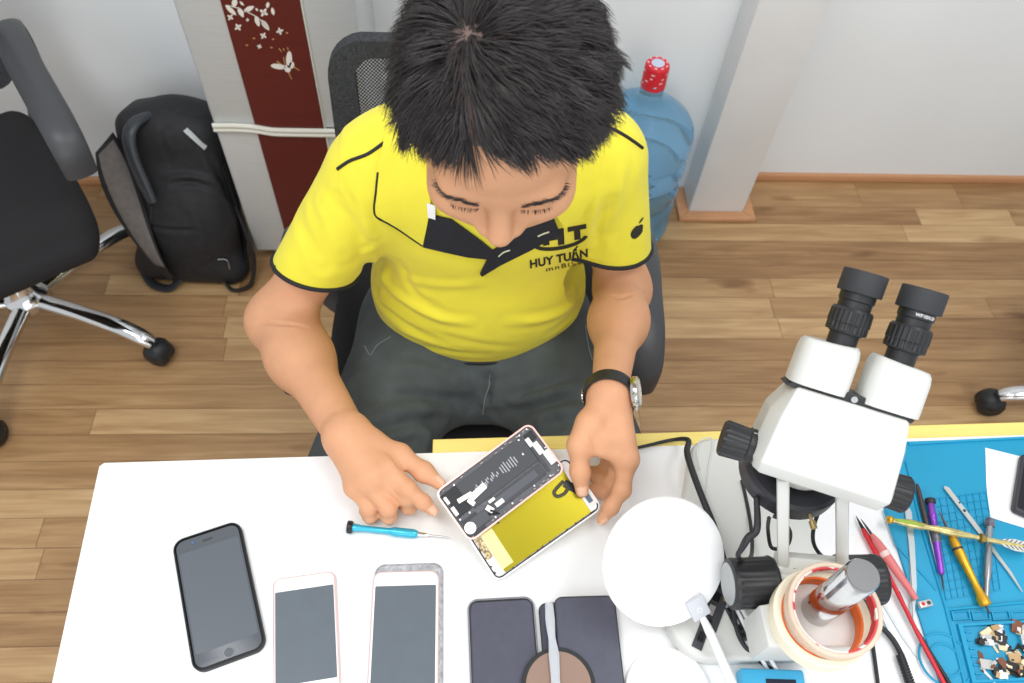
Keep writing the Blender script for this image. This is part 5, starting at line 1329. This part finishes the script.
obj('green_scale', MB().add(*g_prism([(-.5 * L_ + .006, -.0010), (-.5 * L_ + .020, -.0032), (-.5 * L_ + .042, -.0015), (-.5 * L_ + .046, .0), (-.5 * L_ + .030, .0018), (-.5 * L_ + .012, .0012)], .0040, .0056, .0004, 1), M=M_), mat('green_enamel', (150, 178, 60), .3, .2), wg)
obj('bead', MB().add(*g_ellipsoid(A_ + ax * .004, (.0052, .0052, .0048), 16, 10)), GOLD, wg)
obj('collar', MB().add(*g_lathe([(.0025, .112), (.0060, .114), (.0060, .118), (.0025, .121)], 18), M=M0), mat('dark_gold', (150, 126, 66), .35, .7), wg)
FEA = mat('feather_silver', (216, 216, 210), .35, .4)
for s in (-1, 1):
    obj('wing', MB().add(*g_prism([(L_ * .27, s * .001), (L_ * .30, s * .0050), (L_ * .37, s * .0078), (L_ * .46, s * .0070), (L_ * .50, s * .0015), (L_ * .40, s * .0008)][::s], -.0006, .0010, .0003, 1), M=M_), FEA, wg)
    for k in range(6): obj('barb', MB().add(*g_rod((M_ @ np.array([L_ * (.30 + .03 * k), s * .001, .0012, 1]))[:3], (M_ @ np.array([L_ * (.33 + .03 * k), s * .0062, .0012, 1]))[:3], .0005, 6)), DARKM, wg)
# test leads
RED = mat('red_lead', (206, 42, 52), .45); PINK = mat('pink_clear_sleeve', (226, 128, 128), .3, trans=.15, ior=1.3); BLK = CABLE
pb = thing('test_probe', 'red test probe with a black needle tip and red cable beside the mat', 'test lead', P(880, 560, TZ))
pz = TZ + .009
A_, B_ = P(856, 516, pz - .004), P(894, 586, pz); ax = unit(B_ - A_); L_ = np.linalg.norm(B_ - A_); M_ = axis_frame(A_, ax)
obj('needle', MB().add(*g_lathe([(0, 0), (.0004, .0), (.0018, .012), (.0024, .020), (0, .020)], 12), M=M_), mat('black_needle', (48, 40, 42), .4, .3), pb)
obj('handle', MB().add(*g_lathe([(0, .018), (.0028, .018), (.0036, .026), (.0038, L_ * .7), (.0028, L_), (0, L_)], 18), M=M_), RED, pb)
cable('lead_cable', None, [B_, P(904, 606, pz), P(922, 642, TZ + .0085), P(936, 668, TZ + .008), P(952, 700, TZ + .008), P(962, 730, TZ + .008)], [.0028, .0026, .0026, .0026, .0026, .0026], RED, parent=pb)
pk = thing('test_clip', 'pink sleeved alligator clip lead with a shiny metal end on the blue mat', 'test lead', P(895, 570, mz))
A_, B_ = P(861, 519, pz + .004), P(918, 602, pz + .001); ax = unit(B_ - A_); L_ = np.linalg.norm(B_ - A_); M_ = axis_frame(A_, ax)
obj('needle', MB().add(*g_lathe([(0, 0), (.0004, 0), (.0014, .012), (.0018, L_ * .2), (0, L_ * .2)], 10), M=M_), DARKM, pk)
obj('sleeve', MB().add(*g_lathe([(0, L_ * .19), (.0024, L_ * .19), (.0050, L_ * .28), (.0062, L_ * .42), (.0056, L_ * .60), (.0044, L_ * .80), (.0034, L_ * .97), (0, L_ * .97)], 20), M=M_), PINK, pk)
obj('ferrule', MB().add(*g_lathe([(.0058, L_ * .40), (.0066, L_ * .405), (.0064, L_ * .46), (.0056, L_ * .465)], 20), M=M_), mat('clear_ring', (232, 196, 190), .25), pk)
Mj = frame(P(925, 604, mz + .006), V(1, .18, 0), V(-.18, 1, 0))
jw = obj('jaw', MB().add(*g_box(.017, .0085, .006, .0015, 2), M=Mj), SHIELD, pk)
for k, m_ in ((-.004, RED), (.0035, PCB)): obj('rivet', MB().add(*g_cyl(.0022, .0028, .0040, 16), M=Mj @ T(k, 0, 0)), m_, jw)
cable('cable', 'black cable lying beside the red probe cable on the blue mat', [P(898, 592, mz + .003), P(912, 622, mz + .003), P(930, 652, mz + .003), P(945, 676, mz + .003), P(962, 706, mz + .003), P(972, 730, mz + .003)], .0022, BLK)
rod_ = flat_tool('tweezers', 'thin grey pointed tweezers on the white desk below the steel pole', [(856, 560), (866, 572), (884, 605), (903, 638), (918, 660)], [.004, .005, .0042, .003, .0008], .0012, TZ + .0003, MATS['satin_steel'], 'tweezers', pn='lower_arm')
flat_tool('', '', [(856, 560), (865, 574), (880, 610), (893, 640), (905, 662)], [.004, .005, .0042, .003, .0008], .0012, TZ + .0018, MATS['satin_steel'], par=rod_, pn='upper_arm')
lead = thing('power_lead', 'thick black power lead with a ribbed sleeve at the lower right of the white desk', 'cable', P(900, 660, TZ))
pts = [P(858, 618, TZ + .006), P(876, 624, TZ + .006), P(890, 636, TZ + .006), P(900, 652, TZ + .006), P(906, 668, TZ + .007), P(915, 700, TZ + .007), P(922, 730, TZ + .007)]
obj('cord', MB().add(*g_tube(catmull(pts, 8), .0032, 10)), CABLE, lead)
A_, B_ = P(900, 655, TZ + .0072), P(914, 694, TZ + .0072); ax = unit(B_ - A_); L_ = np.linalg.norm(B_ - A_)
pf = [(0, 0)]
for k in range(14): z_ = L_ * k / 14; pf += [(.0050 + .0008 * k / 14, z_), (.0050 + .0008 * k / 14, z_ + L_ / 24), (.0042, z_ + L_ / 22), (.0042, z_ + L_ / 15)]
pf.append((0, L_)); obj('ribbed_sleeve', MB().add(*g_lathe(pf, 18), M=axis_frame(A_, ax)), CABLE, lead, smooth=25)
# white paper and the black device at the right edge
pp = [P(x, y, mz) for x, y in ((985, 448), (1005, 453), (1026, 458), (1050, 466), (1052, 534), (1024, 528), (1004, 522), (989, 517), (986, 484))]
tag(obj('paper_sheet', MB().add(*g_prism([(p[0], p[1]) for p in pp], mz + .0003, mz + .0009)), mat('white_paper', (240, 240, 238), .8), smooth=None), 'white sheet of paper on the blue mat under the dark device', 'paper')
c0_, c1_, c2_, c3_ = P(1023, 447, mz + .012), P(1056, 452, mz + .012), P(1046, 530, mz + .012), P(1011, 522, mz + .012); c_ = (c0_ + c1_ + c2_ + c3_) / 4; d = unit(c0_ - c3_)
M_ = T(c_[0], c_[1], mz + .001, math.atan2(d[1], d[0]) - PI / 2)
dv_ = thing('handheld_device', 'dark rounded handheld device half out of frame at the right edge', 'device', (c_[0], c_[1], mz))
obj('case', MB().add(*g_prism(rrect(.040, .092, .006), 0, .011, .003, 3), M=M_), mat('dark_case', (58, 54, 60), .45), dv_)
obj('face', MB().add(*g_prism(rrect(.033, .084, .004), .0106, .0114, .0003, 1), M=M_), BLACKG, dv_)
# ================================================================== office chairs
CUSH = mat('black_fabric', (34, 33, 35), .9, noise=.12, nscale=300, bump=.4, bscale=800); ARMM = mat('dark_grey_plastic', (66, 67, 70), .42); BLKPL = mat('black_plastic', (34, 35, 37), .45)
def mesh_fabric():
    m = bpy.data.materials.new('mesh_fabric'); m.use_nodes = True; nt = m.node_tree; b = nt.nodes['Principled BSDF']; L = nt.links.new
    b.inputs['Base Color'].default_value = srgb((44, 46, 50)); b.inputs['Roughness'].default_value = .7
    tc = nt.nodes.new('ShaderNodeTexCoord'); mp = nt.nodes.new('ShaderNodeMapping'); L(tc.outputs['Object'], mp.inputs[0])
    mp.inputs['Rotation'].default_value = (0, math.radians(45), 0); mp.inputs['Scale'].default_value = (230, 0, 230)
    v = nt.nodes.new('ShaderNodeTexVoronoi'); v.feature = 'F1'; v.inputs['Randomness'].default_value = 0; v.inputs['Scale'].default_value = 1; L(mp.outputs[0], v.inputs[0])
    g = nt.nodes.new('ShaderNodeMath'); g.operation = 'GREATER_THAN'; g.inputs[1].default_value = .36; L(v.outputs['Distance'], g.inputs[0]); L(g.outputs[0], b.inputs['Alpha'])
    return m
MESHF = mesh_fabric()
def office_chair(label, hub, rot, base_rot, seat_c, seat_w, seat_l, seat_z, back_h, arm_z=.68, arm_y=(.0, .36), group=None):
    M_ = T(hub[0], hub[1], 0, rot); root = thing('office_chair', label, 'chair', (hub[0], hub[1], 0), group)
    # five-star base on castors
    hubm = MB().add(*g_lathe([(0, .075), (.045, .075), (.052, .085), (.050, .11), (.034, .125), (.028, .16), (.028, .30), (0, .30)], 32), M=T(hub[0], hub[1], 0))
    obj('gas_column', hubm, CHROME, root)
    for k in range(5):
        a = base_rot + 2 * PI * k / 5; d = V(math.cos(a), math.sin(a), 0); h0 = V(hub[0], hub[1], 0)
        pts = catmull([h0 + d * .03 + V(0, 0, .098), h0 + d * .15 + V(0, 0, .104), h0 + d * .25 + V(0, 0, .098), h0 + d * .305 + V(0, 0, .082), h0 + d * .330 + V(0, 0, .066)], 5)
        lg_ = obj('base_leg', MB().add(*g_tube(pts, [.022, .021, .022, .021, .016], 14, flat=.75, upv=(0, 0, 1))), CHROME, root)
        c = h0 + d * .335; t_ = V(-d[1], d[0], 0)
        cs = MB().add(*g_lathe([(0, -.026), (.024, -.026), (.031, -.020), (.0315, -.006), (.029, -.003), (.029, .003), (.0315, .006), (.031, .020), (.024, .026), (0, .026)], 26), M=axis_frame(c + V(0, 0, .0315), t_))
        cs.add(*g_cyl(.009, .040, .075, 14), M=T(c[0], c[1], 0)); cs.add(*g_ellipsoid(c + V(0, 0, .040), (.033, .033, .028), 18, 10))
        obj('caster', cs, BLKPL, lg_)
    # mechanism and seat
    obj('seat_mechanism', MB().add(*g_box(.18, .26, .05, .012, 3, c=(0, seat_c, seat_z - .085)), M=M_), BLKPL, root)
    Fd = Field((-.34, seat_c - .36, seat_z - .09), (.34, seat_c + .36, seat_z + .05), .008)
    Fd.box((0, seat_c, seat_z - .035), (seat_w, seat_l, .040), .036); Fd.box((0, seat_c + .02, seat_z - .04), (seat_w * .93, seat_l * 1.03, .03), .028, k=.03)
    Fd.ell((0, seat_c - .03, seat_z + .13), (seat_w * .8, seat_l * .75, .13), mode='sub', k=.03)
    v_, q_ = Fd.mesh(2); yy = np.clip((v_[:, 1] - seat_c) / seat_l, -1, 1); v_[:, 0] *= 1 - .10 * np.clip(-yy, 0, 1) ** 2 - .06 * np.clip(yy, 0, 1) ** 4
    v_[:, 2] -= .035 * np.clip(yy - .55, 0, 1) ** 2 / .2
    v_ = v_ @ M_[:3, :3].T + M_[:3, 3]; obj_np('seat', v_, q_, CUSH, root)
    # backrest
    by = seat_c - seat_l + .02; zb0, zb1 = seat_z + .09, seat_z + back_h; bw = .232
    def bp_(x, z): return V(x, by + .02 - .07 * (z - zb0) / (zb1 - zb0) + .5 * x * x, z)
    oc = rrect(2 * bw, zb1 - zb0, .055, 6, 0, (zb0 + zb1) / 2); ic = rrect(2 * bw - .085, zb1 - zb0 - .06, .03, 6, 0, (zb0 + zb1) / 2); n = len(oc)
    vs = [bp_(x, z) + V(0, dy, 0) for ring, dy in ((oc, .012), (oc, -.012), (ic, -.012), (ic, .012)) for x, z in ring]
    o_ = obj('backrest_frame', MB().add(vs, [(k * n + i, k * n + (i + 1) % n, ((k + 1) % 4) * n + (i + 1) % n, ((k + 1) % 4) * n + i) for k in range(4) for i in range(n)], M=M_), mat('mesh_border', (52, 54, 58), .7, noise=.5, nscale=260), root); fix_normals(o_)
    gx, gz = 12, 12; vs = [bp_(-bw + .02 + (2 * bw - .04) * i / gx, zb0 + .02 + (zb1 - zb0 - .04) * j / gz) for j in range(gz + 1) for i in range(gx + 1)]
    obj('backrest_mesh', MB().add(vs, [(j * (gx + 1) + i, j * (gx + 1) + i + 1, (j + 1) * (gx + 1) + i + 1, (j + 1) * (gx + 1) + i) for j in range(gz) for i in range(gx)], M=M_), MESHF, root, label='see-through mesh backrest')
    sp = catmull([V(0, seat_c - .12, seat_z - .09), V(0, by - .06, seat_z - .07), V(0, by - .09, seat_z + .06), V(0, by - .075, seat_z + .22), V(0, by - .125, zb1 - .12)], 6)
    obj('back_spine', MB().add(*g_tube(sp, .020, 12, flat=1.6, upv=(1, 0, 0)), M=M_), BLKPL, root)
    for s in (-1, 1):
        y0, y1 = arm_y; x = s * (seat_w + .020)
        ap_ = catmull([V(x * .80, seat_c - .10, seat_z - .075), V(x * 1.0, y0 - .06, seat_z - .03), V(x * 1.06, y0 - .07, seat_z + .10), V(x * 1.04, y0 - .03, arm_z - .03), V(x * 1.02, y0 + .05, arm_z), V(x, (y0 + y1) / 2, arm_z), V(x * .99, y1 - .05, arm_z - .012), V(x * .98, y1 - .004, arm_z - .045), V(x * .97, y1 + .004, arm_z - .095)], 6)
        obj('armrest', MB().add(*g_tube(ap_, [.013, .013, .013, .013, .0135, .0135, .013, .012], 16, flat=2.4, upv=(1, 0, 0)), M=M_), ARMM, root)
    return root
office_chair('black office chair with a chrome base standing empty at the left edge', (-1.062, 1.205), math.radians(214), math.radians(-20), .03, .225, .205, .475, .55, .685, (-.13, .25))
office_chair('black mesh-backed office chair the person is sitting on', (.010, .94), PI, math.radians(100), .08, .264, .24, .462, .452, .665, (.02, .27))
office_chair('black office chair of which only one chrome leg shows at the right edge', (1.634, .888), math.radians(60), math.radians(171), .05, .22, .22, .475, .5, .68, (-.06, .28))

# ================================================================== fridge
FG = mat('brushed_silver_door', (204, 208, 209), .35, .25, noise=.05, nscale=14, stretch=(1, 1, 30)); FR = mat('maroon_glass', (92, 30, 27), .22, noise=.04, nscale=6, stretch=(.2, 1, 10))
FT = mat('cream_metal', (222, 220, 208), .4, .2); DEC = mat('white_print', (228, 222, 212), .5); DEG = mat('gold_print', (196, 150, 90), .5)
fx0, fx1, fy, fz = -.556, -.212, 1.40, .465
fr_ = thing('refrigerator', 'silver refrigerator with a maroon floral strip on its doors beside the wall', 'refrigerator', ((fx0 + fx1) / 2, 1.54, 0))
obj('cabinet', MB().add(*g_box(fx1 - fx0 - .004, .25, 1.30, .006, 2, c=((fx0 + fx1) / 2, 1.565, .68))), FG, fr_)
obj('plinth', MB().add(*g_box(fx1 - fx0 - .03, .22, .05, .003, 2, c=((fx0 + fx1) / 2, 1.56, .025))), BLKPL, fr_)
for nm, z0, z1 in (('lower_door', .045, fz - .004), ('upper_door', fz + .004, 1.335)):
    dr = obj(nm, MB().add(*g_box(fx1 - fx0, .036, z1 - z0, .006, 3, c=((fx0 + fx1) / 2, fy + .020, (z0 + z1) / 2))), FG, fr_)
    st = obj('glass_strip', MB().add(*g_box(.150, .004, z1 - z0 - .004, .001, 1, c=(-.3905, fy + .001, (z0 + z1) / 2))), FR, dr, label='maroon glass strip')
    obj('strip_edge', MB().add(*g_box(.004, .006, z1 - z0 - .004, .001, 1, c=(-.3130, fy + .001, (z0 + z1) / 2))), FT, dr)
hp_ = [(fx0 - .001, fz + .006), (fx0 + .05, fz + .007), (fx0 + .09, fz + .004), (fx0 + .12, fz - .002), (-.40, fz - .004), (fx1, fz - .004)]
for dz in (.006, -.006):
    obj('door_trim', MB().add(*g_tube(catmull([V(x, fy - .003, z + dz) for x, z in hp_], 5), .0055, 8)), FT, fr_)
pmb = gmb = None
def zp(x, y): return PY(200 + x / 4.553, y / 4.553, fy - .0022)
def decal(nm, pts, m, mb=None):
    q = [zp(x, y) for x, y in pts]; n = len(q); vs = [(p[0], fy - .0008, p[2]) for p in q] + [(p[0], fy - .0016, p[2]) for p in q]
    own = mb is None; mb = MB() if own else mb
    mb.add(vs, [tuple(range(n)), tuple(n + i for i in range(n))[::-1]] + [(i, (i + 1) % n, n + (i + 1) % n, n + i) for i in range(n)])
    if own: obj(nm, mb, m, dr, smooth=None)
def el_(cx, cy, a, b, an, n=14, pt=.0):
    an = math.radians(an); out = []
    for k in range(n):
        t = 2 * PI * k / n; x, y = a * math.cos(t), b * math.sin(t) * (1 - pt * abs(math.cos(t)) ** 3); out.append((cx + x * math.cos(an) - y * math.sin(an), cy + x * math.sin(an) + y * math.cos(an)))
    return out
for e in ((140, 48, 34, 10, 42), (185, 57, 27, 11, 60), (222, 42, 27, 11, -25), (260, 98, 26, 10, 68), (296, 115, 30, 11, 52), (190, 17, 14, 5, 45), (308, 24, 14, 8, 100), (331, 53, 18, 8, 75), (157, 14, 22, 13, 100), (258, 45, 8, 5, 50)): decal('leaf_print', el_(*e, pt=.7), DEC)
for cx, cy, r in ((138, 80, 15), (173, 125, 17), (290, 58, 20), (288, 164, 15), (363, 143, 16), (270, 213, 11), (216, 92, 8)):
    fm_ = MB()
    for k in range(4): t = PI / 4 + k * PI / 2 + cx * .01; decal('', el_(cx + r * .50 * math.cos(t), cy + r * .50 * math.sin(t), r * .55, r * .30, math.degrees(t), 10), DEC, fm_)
    obj('blossom_print', fm_, DEC, dr, smooth=None)
for cx, cy in ((245, 176), (333, 180), (396, 151), (213, 207), (325, 218)): decal('gold_fleck', el_(cx, cy, 6, 2.5, 10, 8), DEG)
bf_ = MB()
for e in ((405, 272, 38, 14, 92), (356, 304, 34, 12, 8), (398, 314, 18, 14, 60), (417, 298, 16, 12, 100)): decal('', el_(*e), DEC, bf_)
obj('butterfly_print', bf_, DEC, dr, smooth=None)
for x0, y0, x1, y1 in ((350, 280, 374, 297), (380, 262, 386, 300), (428, 306, 452, 322), (402, 330, 418, 363), (360, 222, 372, 238), (378, 222, 384, 232), (398, 218, 402, 230)):
    d = unit(V(x1 - x0, y1 - y0)); s = V(-d[1], d[0]) * 2.2; decal('gold_feeler', [(x0 + s[0], y0 + s[1]), (x1 + s[0] * .4, y1 + s[1] * .4), (x1 - s[0] * .4, y1 - s[1] * .4), (x0 - s[0], y0 - s[1])], DEG)
for x0, y0, x1, y1 in ((205, 50, 262, 80), (262, 80, 310, 130), (120, 25, 180, 40)):
    d = unit(V(x1 - x0, y1 - y0)); s = V(-d[1], d[0]) * 1.6; decal('stem_print', [(x0 + s[0], y0 + s[1]), (x1 + s[0], y1 + s[1]), (x1 - s[0], y1 - s[1]), (x0 - s[0], y0 - s[1])], DEC)

# ================================================================== water bottle
bxc, byc, br_ = .447, 1.558, .131
WB = mat('blue_bottle_plastic', (182, 226, 253), .06, trans=.85, ior=1.15)
wb = thing('water_bottle', 'large blue plastic water bottle with a red cap standing by the pillar', 'bottle', (bxc, byc, 0))
pr_ = [(0, .004), (br_ - .02, .002), (br_ - .004, .012), (br_, .03)]
for k in range(4):
    z = .05 + k * .070; pr_ += [(br_, z), (br_ - .002, z + .012), (br_ - .014, z + .020), (br_ - .014, z + .028), (br_ - .002, z + .036), (br_, z + .048)]
pr_ += [(br_, .345), (br_ - .004, .362), (br_ - .016, .382), (br_ - .040, .402), (.070, .420), (.045, .432), (.034, .442), (.029, .452), (.029, .496), (0, .496)]
obj('vessel', MB().add(*g_lathe(pr_, 64), M=T(bxc, byc, 0)), WB, wb, smooth=60)
REDCAP = mat('red_cap_film', (214, 38, 52), .35); 
cp = obj('cap', MB().add(*g_lathe([(.028, .482), (.0300, .482), (.0300, .486), (.0292, .490), (.0292, .534), (.0280, .540), (.0250, .543), (0, .543)], 48, wob=lambda t, z: 1 + .012 * math.cos(9 * t + 40 * z)), M=T(bxc, byc, 0)), REDCAP, wb, label='red cap with white markings')
dm = MB()
for k in range(22):
    a = 2 * PI * k / 22 + (k % 3) * .1; z = .493 + .011 * (k % 4); R_ = .0298; w_ = .10 + .05 * (k % 2)
    dm.add([(bxc + R_ * math.cos(a + da), byc + R_ * math.sin(a + da), z + dz) for da, dz in ((-w_, 0), (w_, .001), (w_, .0045), (-w_, .0035))], [(0, 1, 2, 3)])
for k in range(9): a = 2 * PI * k / 9; dm.add(*g_box(.006, .003, .0006, 0, c=(0, .0225, .5432)), M=T(bxc, byc, 0, a))
obj('cap_marks', dm, mat('cap_white', (240, 214, 214), .4), cp, smooth=None, label='white dashes on the cap')
obj('cap_seal', MB().add(*g_cyl(.0155, .5428, .5438, 32), M=T(bxc, byc, 0)), mat('seal_blue', (196, 206, 226), .3), cp, label='pale blue seal on the cap')

# ================================================================== backpack
BPK = mat('black_nylon', (33, 33, 36), .62, noise=.25, nscale=70, bump=.5, bscale=500); BPS = mat('black_strap', (38, 39, 43), .5); LIN = mat('grey_lining', (112, 106, 102), .8, noise=.12, nscale=80)
Fb = Field((-.98, 1.22, -.01), (-.50, 1.70, .54), .0065)
lean = unit(V(.02, .17, .45)); ux_ = unit(V(1, -.05, 0) - lean * np.dot(V(1, -.05, 0), lean)); uy_ = np.cross(lean, ux_)
Mbp = np.stack([ux_, uy_, lean], 1); bc_ = V(-.705, 1.462, .212)
Fb.box(bc_, (.122, .075, .212), .045, M=Mbp)
Fb.ell(bc_ - uy_ * .045 - lean * .06, (.122, .075, .140), k=.05, M=Mbp)
Fb.ell(bc_ + lean * .16 + ux_ * .01, (.088, .070, .075), k=.04, M=Mbp)
Fb.cone(bc_ - lean * .20 - ux_ * .10 - uy_ * .03, bc_ - lean * .20 + ux_ * .10 - uy_ * .03, .045, .045, k=.04)
Fb.plane((0, 0, .004), (0, 0, -1))
vb_, qb_ = Fb.mesh(2); bbp = bvh_of(vb_, qb_)
vb_ = sculpt(vb_, qb_, bbp, [([(167, 178), (190, 176), (215, 182), (236, 192)], .006, .007), ([(172, 184), (195, 183), (228, 196)], -.006, .006), ([(170, 180), (167, 140), (166, 108)], .004, .005), ([(145, 225), (170, 230), (195, 230)], -.006, .005), ([(150, 262), (180, 278), (215, 284)], -.005, .006), ([(205, 150), (222, 180), (236, 215)], -.004, .008), ([(185, 200), (200, 225), (205, 255)], .003, .012)])
bbp = bvh_of(vb_, qb_)
bag = thing('backpack', 'black backpack with its front flap open, standing on the floor beside the refrigerator', 'backpack', (bc_[0], bc_[1], 0))
obj_np('main_body', vb_, qb_, BPK, bag)
fo = [((96, 152), (112, 133), .37), ((101, 178), (128, 160), .32), ((112, 205), (140, 195), .26), ((130, 235), (151, 232), .19), ((148, 258), (163, 262), .12), ((168, 280), (174, 280), .06)]
secs, lin = [], []
for o1, i1, z in fo:
    a, b = P(*o1, z), P(*i1, z + .012); c = (a + b) / 2; w_ = b - a; v = unit(CAM - c)
    secs.append([c + w_ * .56 * math.cos(t) + v * .010 * math.sin(t) for t in np.linspace(0, 2 * PI, 16, endpoint=False)])
    lin.append([c + w_ * .40 * math.cos(t) + v * (.0085 + .0035 * math.sin(t)) for t in np.linspace(0, 2 * PI, 12, endpoint=False)])
def dense(S_): return [list(r) for r in zip(*[catmull([s[k] for s in S_], 4) for k in range(len(S_[0]))])]
o_ = obj('open_flap', MB().add(*loft(dense(secs))), BPK, bag, smooth=60, label='open front flap'); fix_normals(o_)
ol = obj('flap_lining', MB().add(*loft(dense(lin)[1:-3])), LIN, o_, smooth=60, label='grey flap lining'); fix_normals(ol)
def strap(name, pts, r, m, flat=.35, lift=.006, lab=None):
    p_ = []
    for x, y in pts:
        h_, nn = hit(bbp, x, y)
        if h_ is not None: p_.append(h_ + nn * lift)
    return obj(name, MB().add(*g_tube(catmull(p_, 6), r, 10, flat=flat)), m, bag, label=lab) if len(p_) > 1 else None
hz = [P(154, 113, .425), P(136, 122, .43), P(129, 136, .415), P(133, 158, .375), P(143, 182, .33), P(153, 203, .29)]
obj('carry_handle', MB().add(*g_tube(catmull(hz, 7), [.010, .016, .017, .017, .016, .016, .012], 12, flat=.6)), mat('dark_leatherette', (52, 55, 60), .35), bag, label='padded carry handle')
strap('reflective_tab', [(186, 129), (195, 137), (206, 147)], .0085, mat('pale_tab', (196, 200, 200), .5), .15, .002, 'pale reflective tab')
strap('zip', [(152, 205), (150, 235), (156, 258), (175, 276), (205, 284)], .004, BPS, .6, .002)
strap('zip_pull', [(153, 251), (157, 262)], .005, CHROME, .35, .006, 'metal zip pull')
strap('side_strap', [(222, 165), (234, 200), (242, 235), (246, 262)], .013, BPS, .25, .004)
strap('buckle', [(217, 258), (226, 259), (229, 268)], .003, CHROME, .6, .006, 'metal strap buckle')
lo2 = [P(236, 205, .20), P(247, 235, .12), P(254, 262, .05), P(250, 285, .012), P(232, 290, .010), P(222, 276, .03)]
obj('shoulder_strap', MB().add(*g_tube(catmull(lo2, 7), .014, 10, flat=.35)), BPS, bag)
lo2 = [P(140, 262, .03), P(152, 283, .012), P(170, 288, .012), P(180, 278, .03)]
obj('bottom_strap', MB().add(*g_tube(catmull(lo2, 7), .012, 10, flat=.4)), BPS, bag)
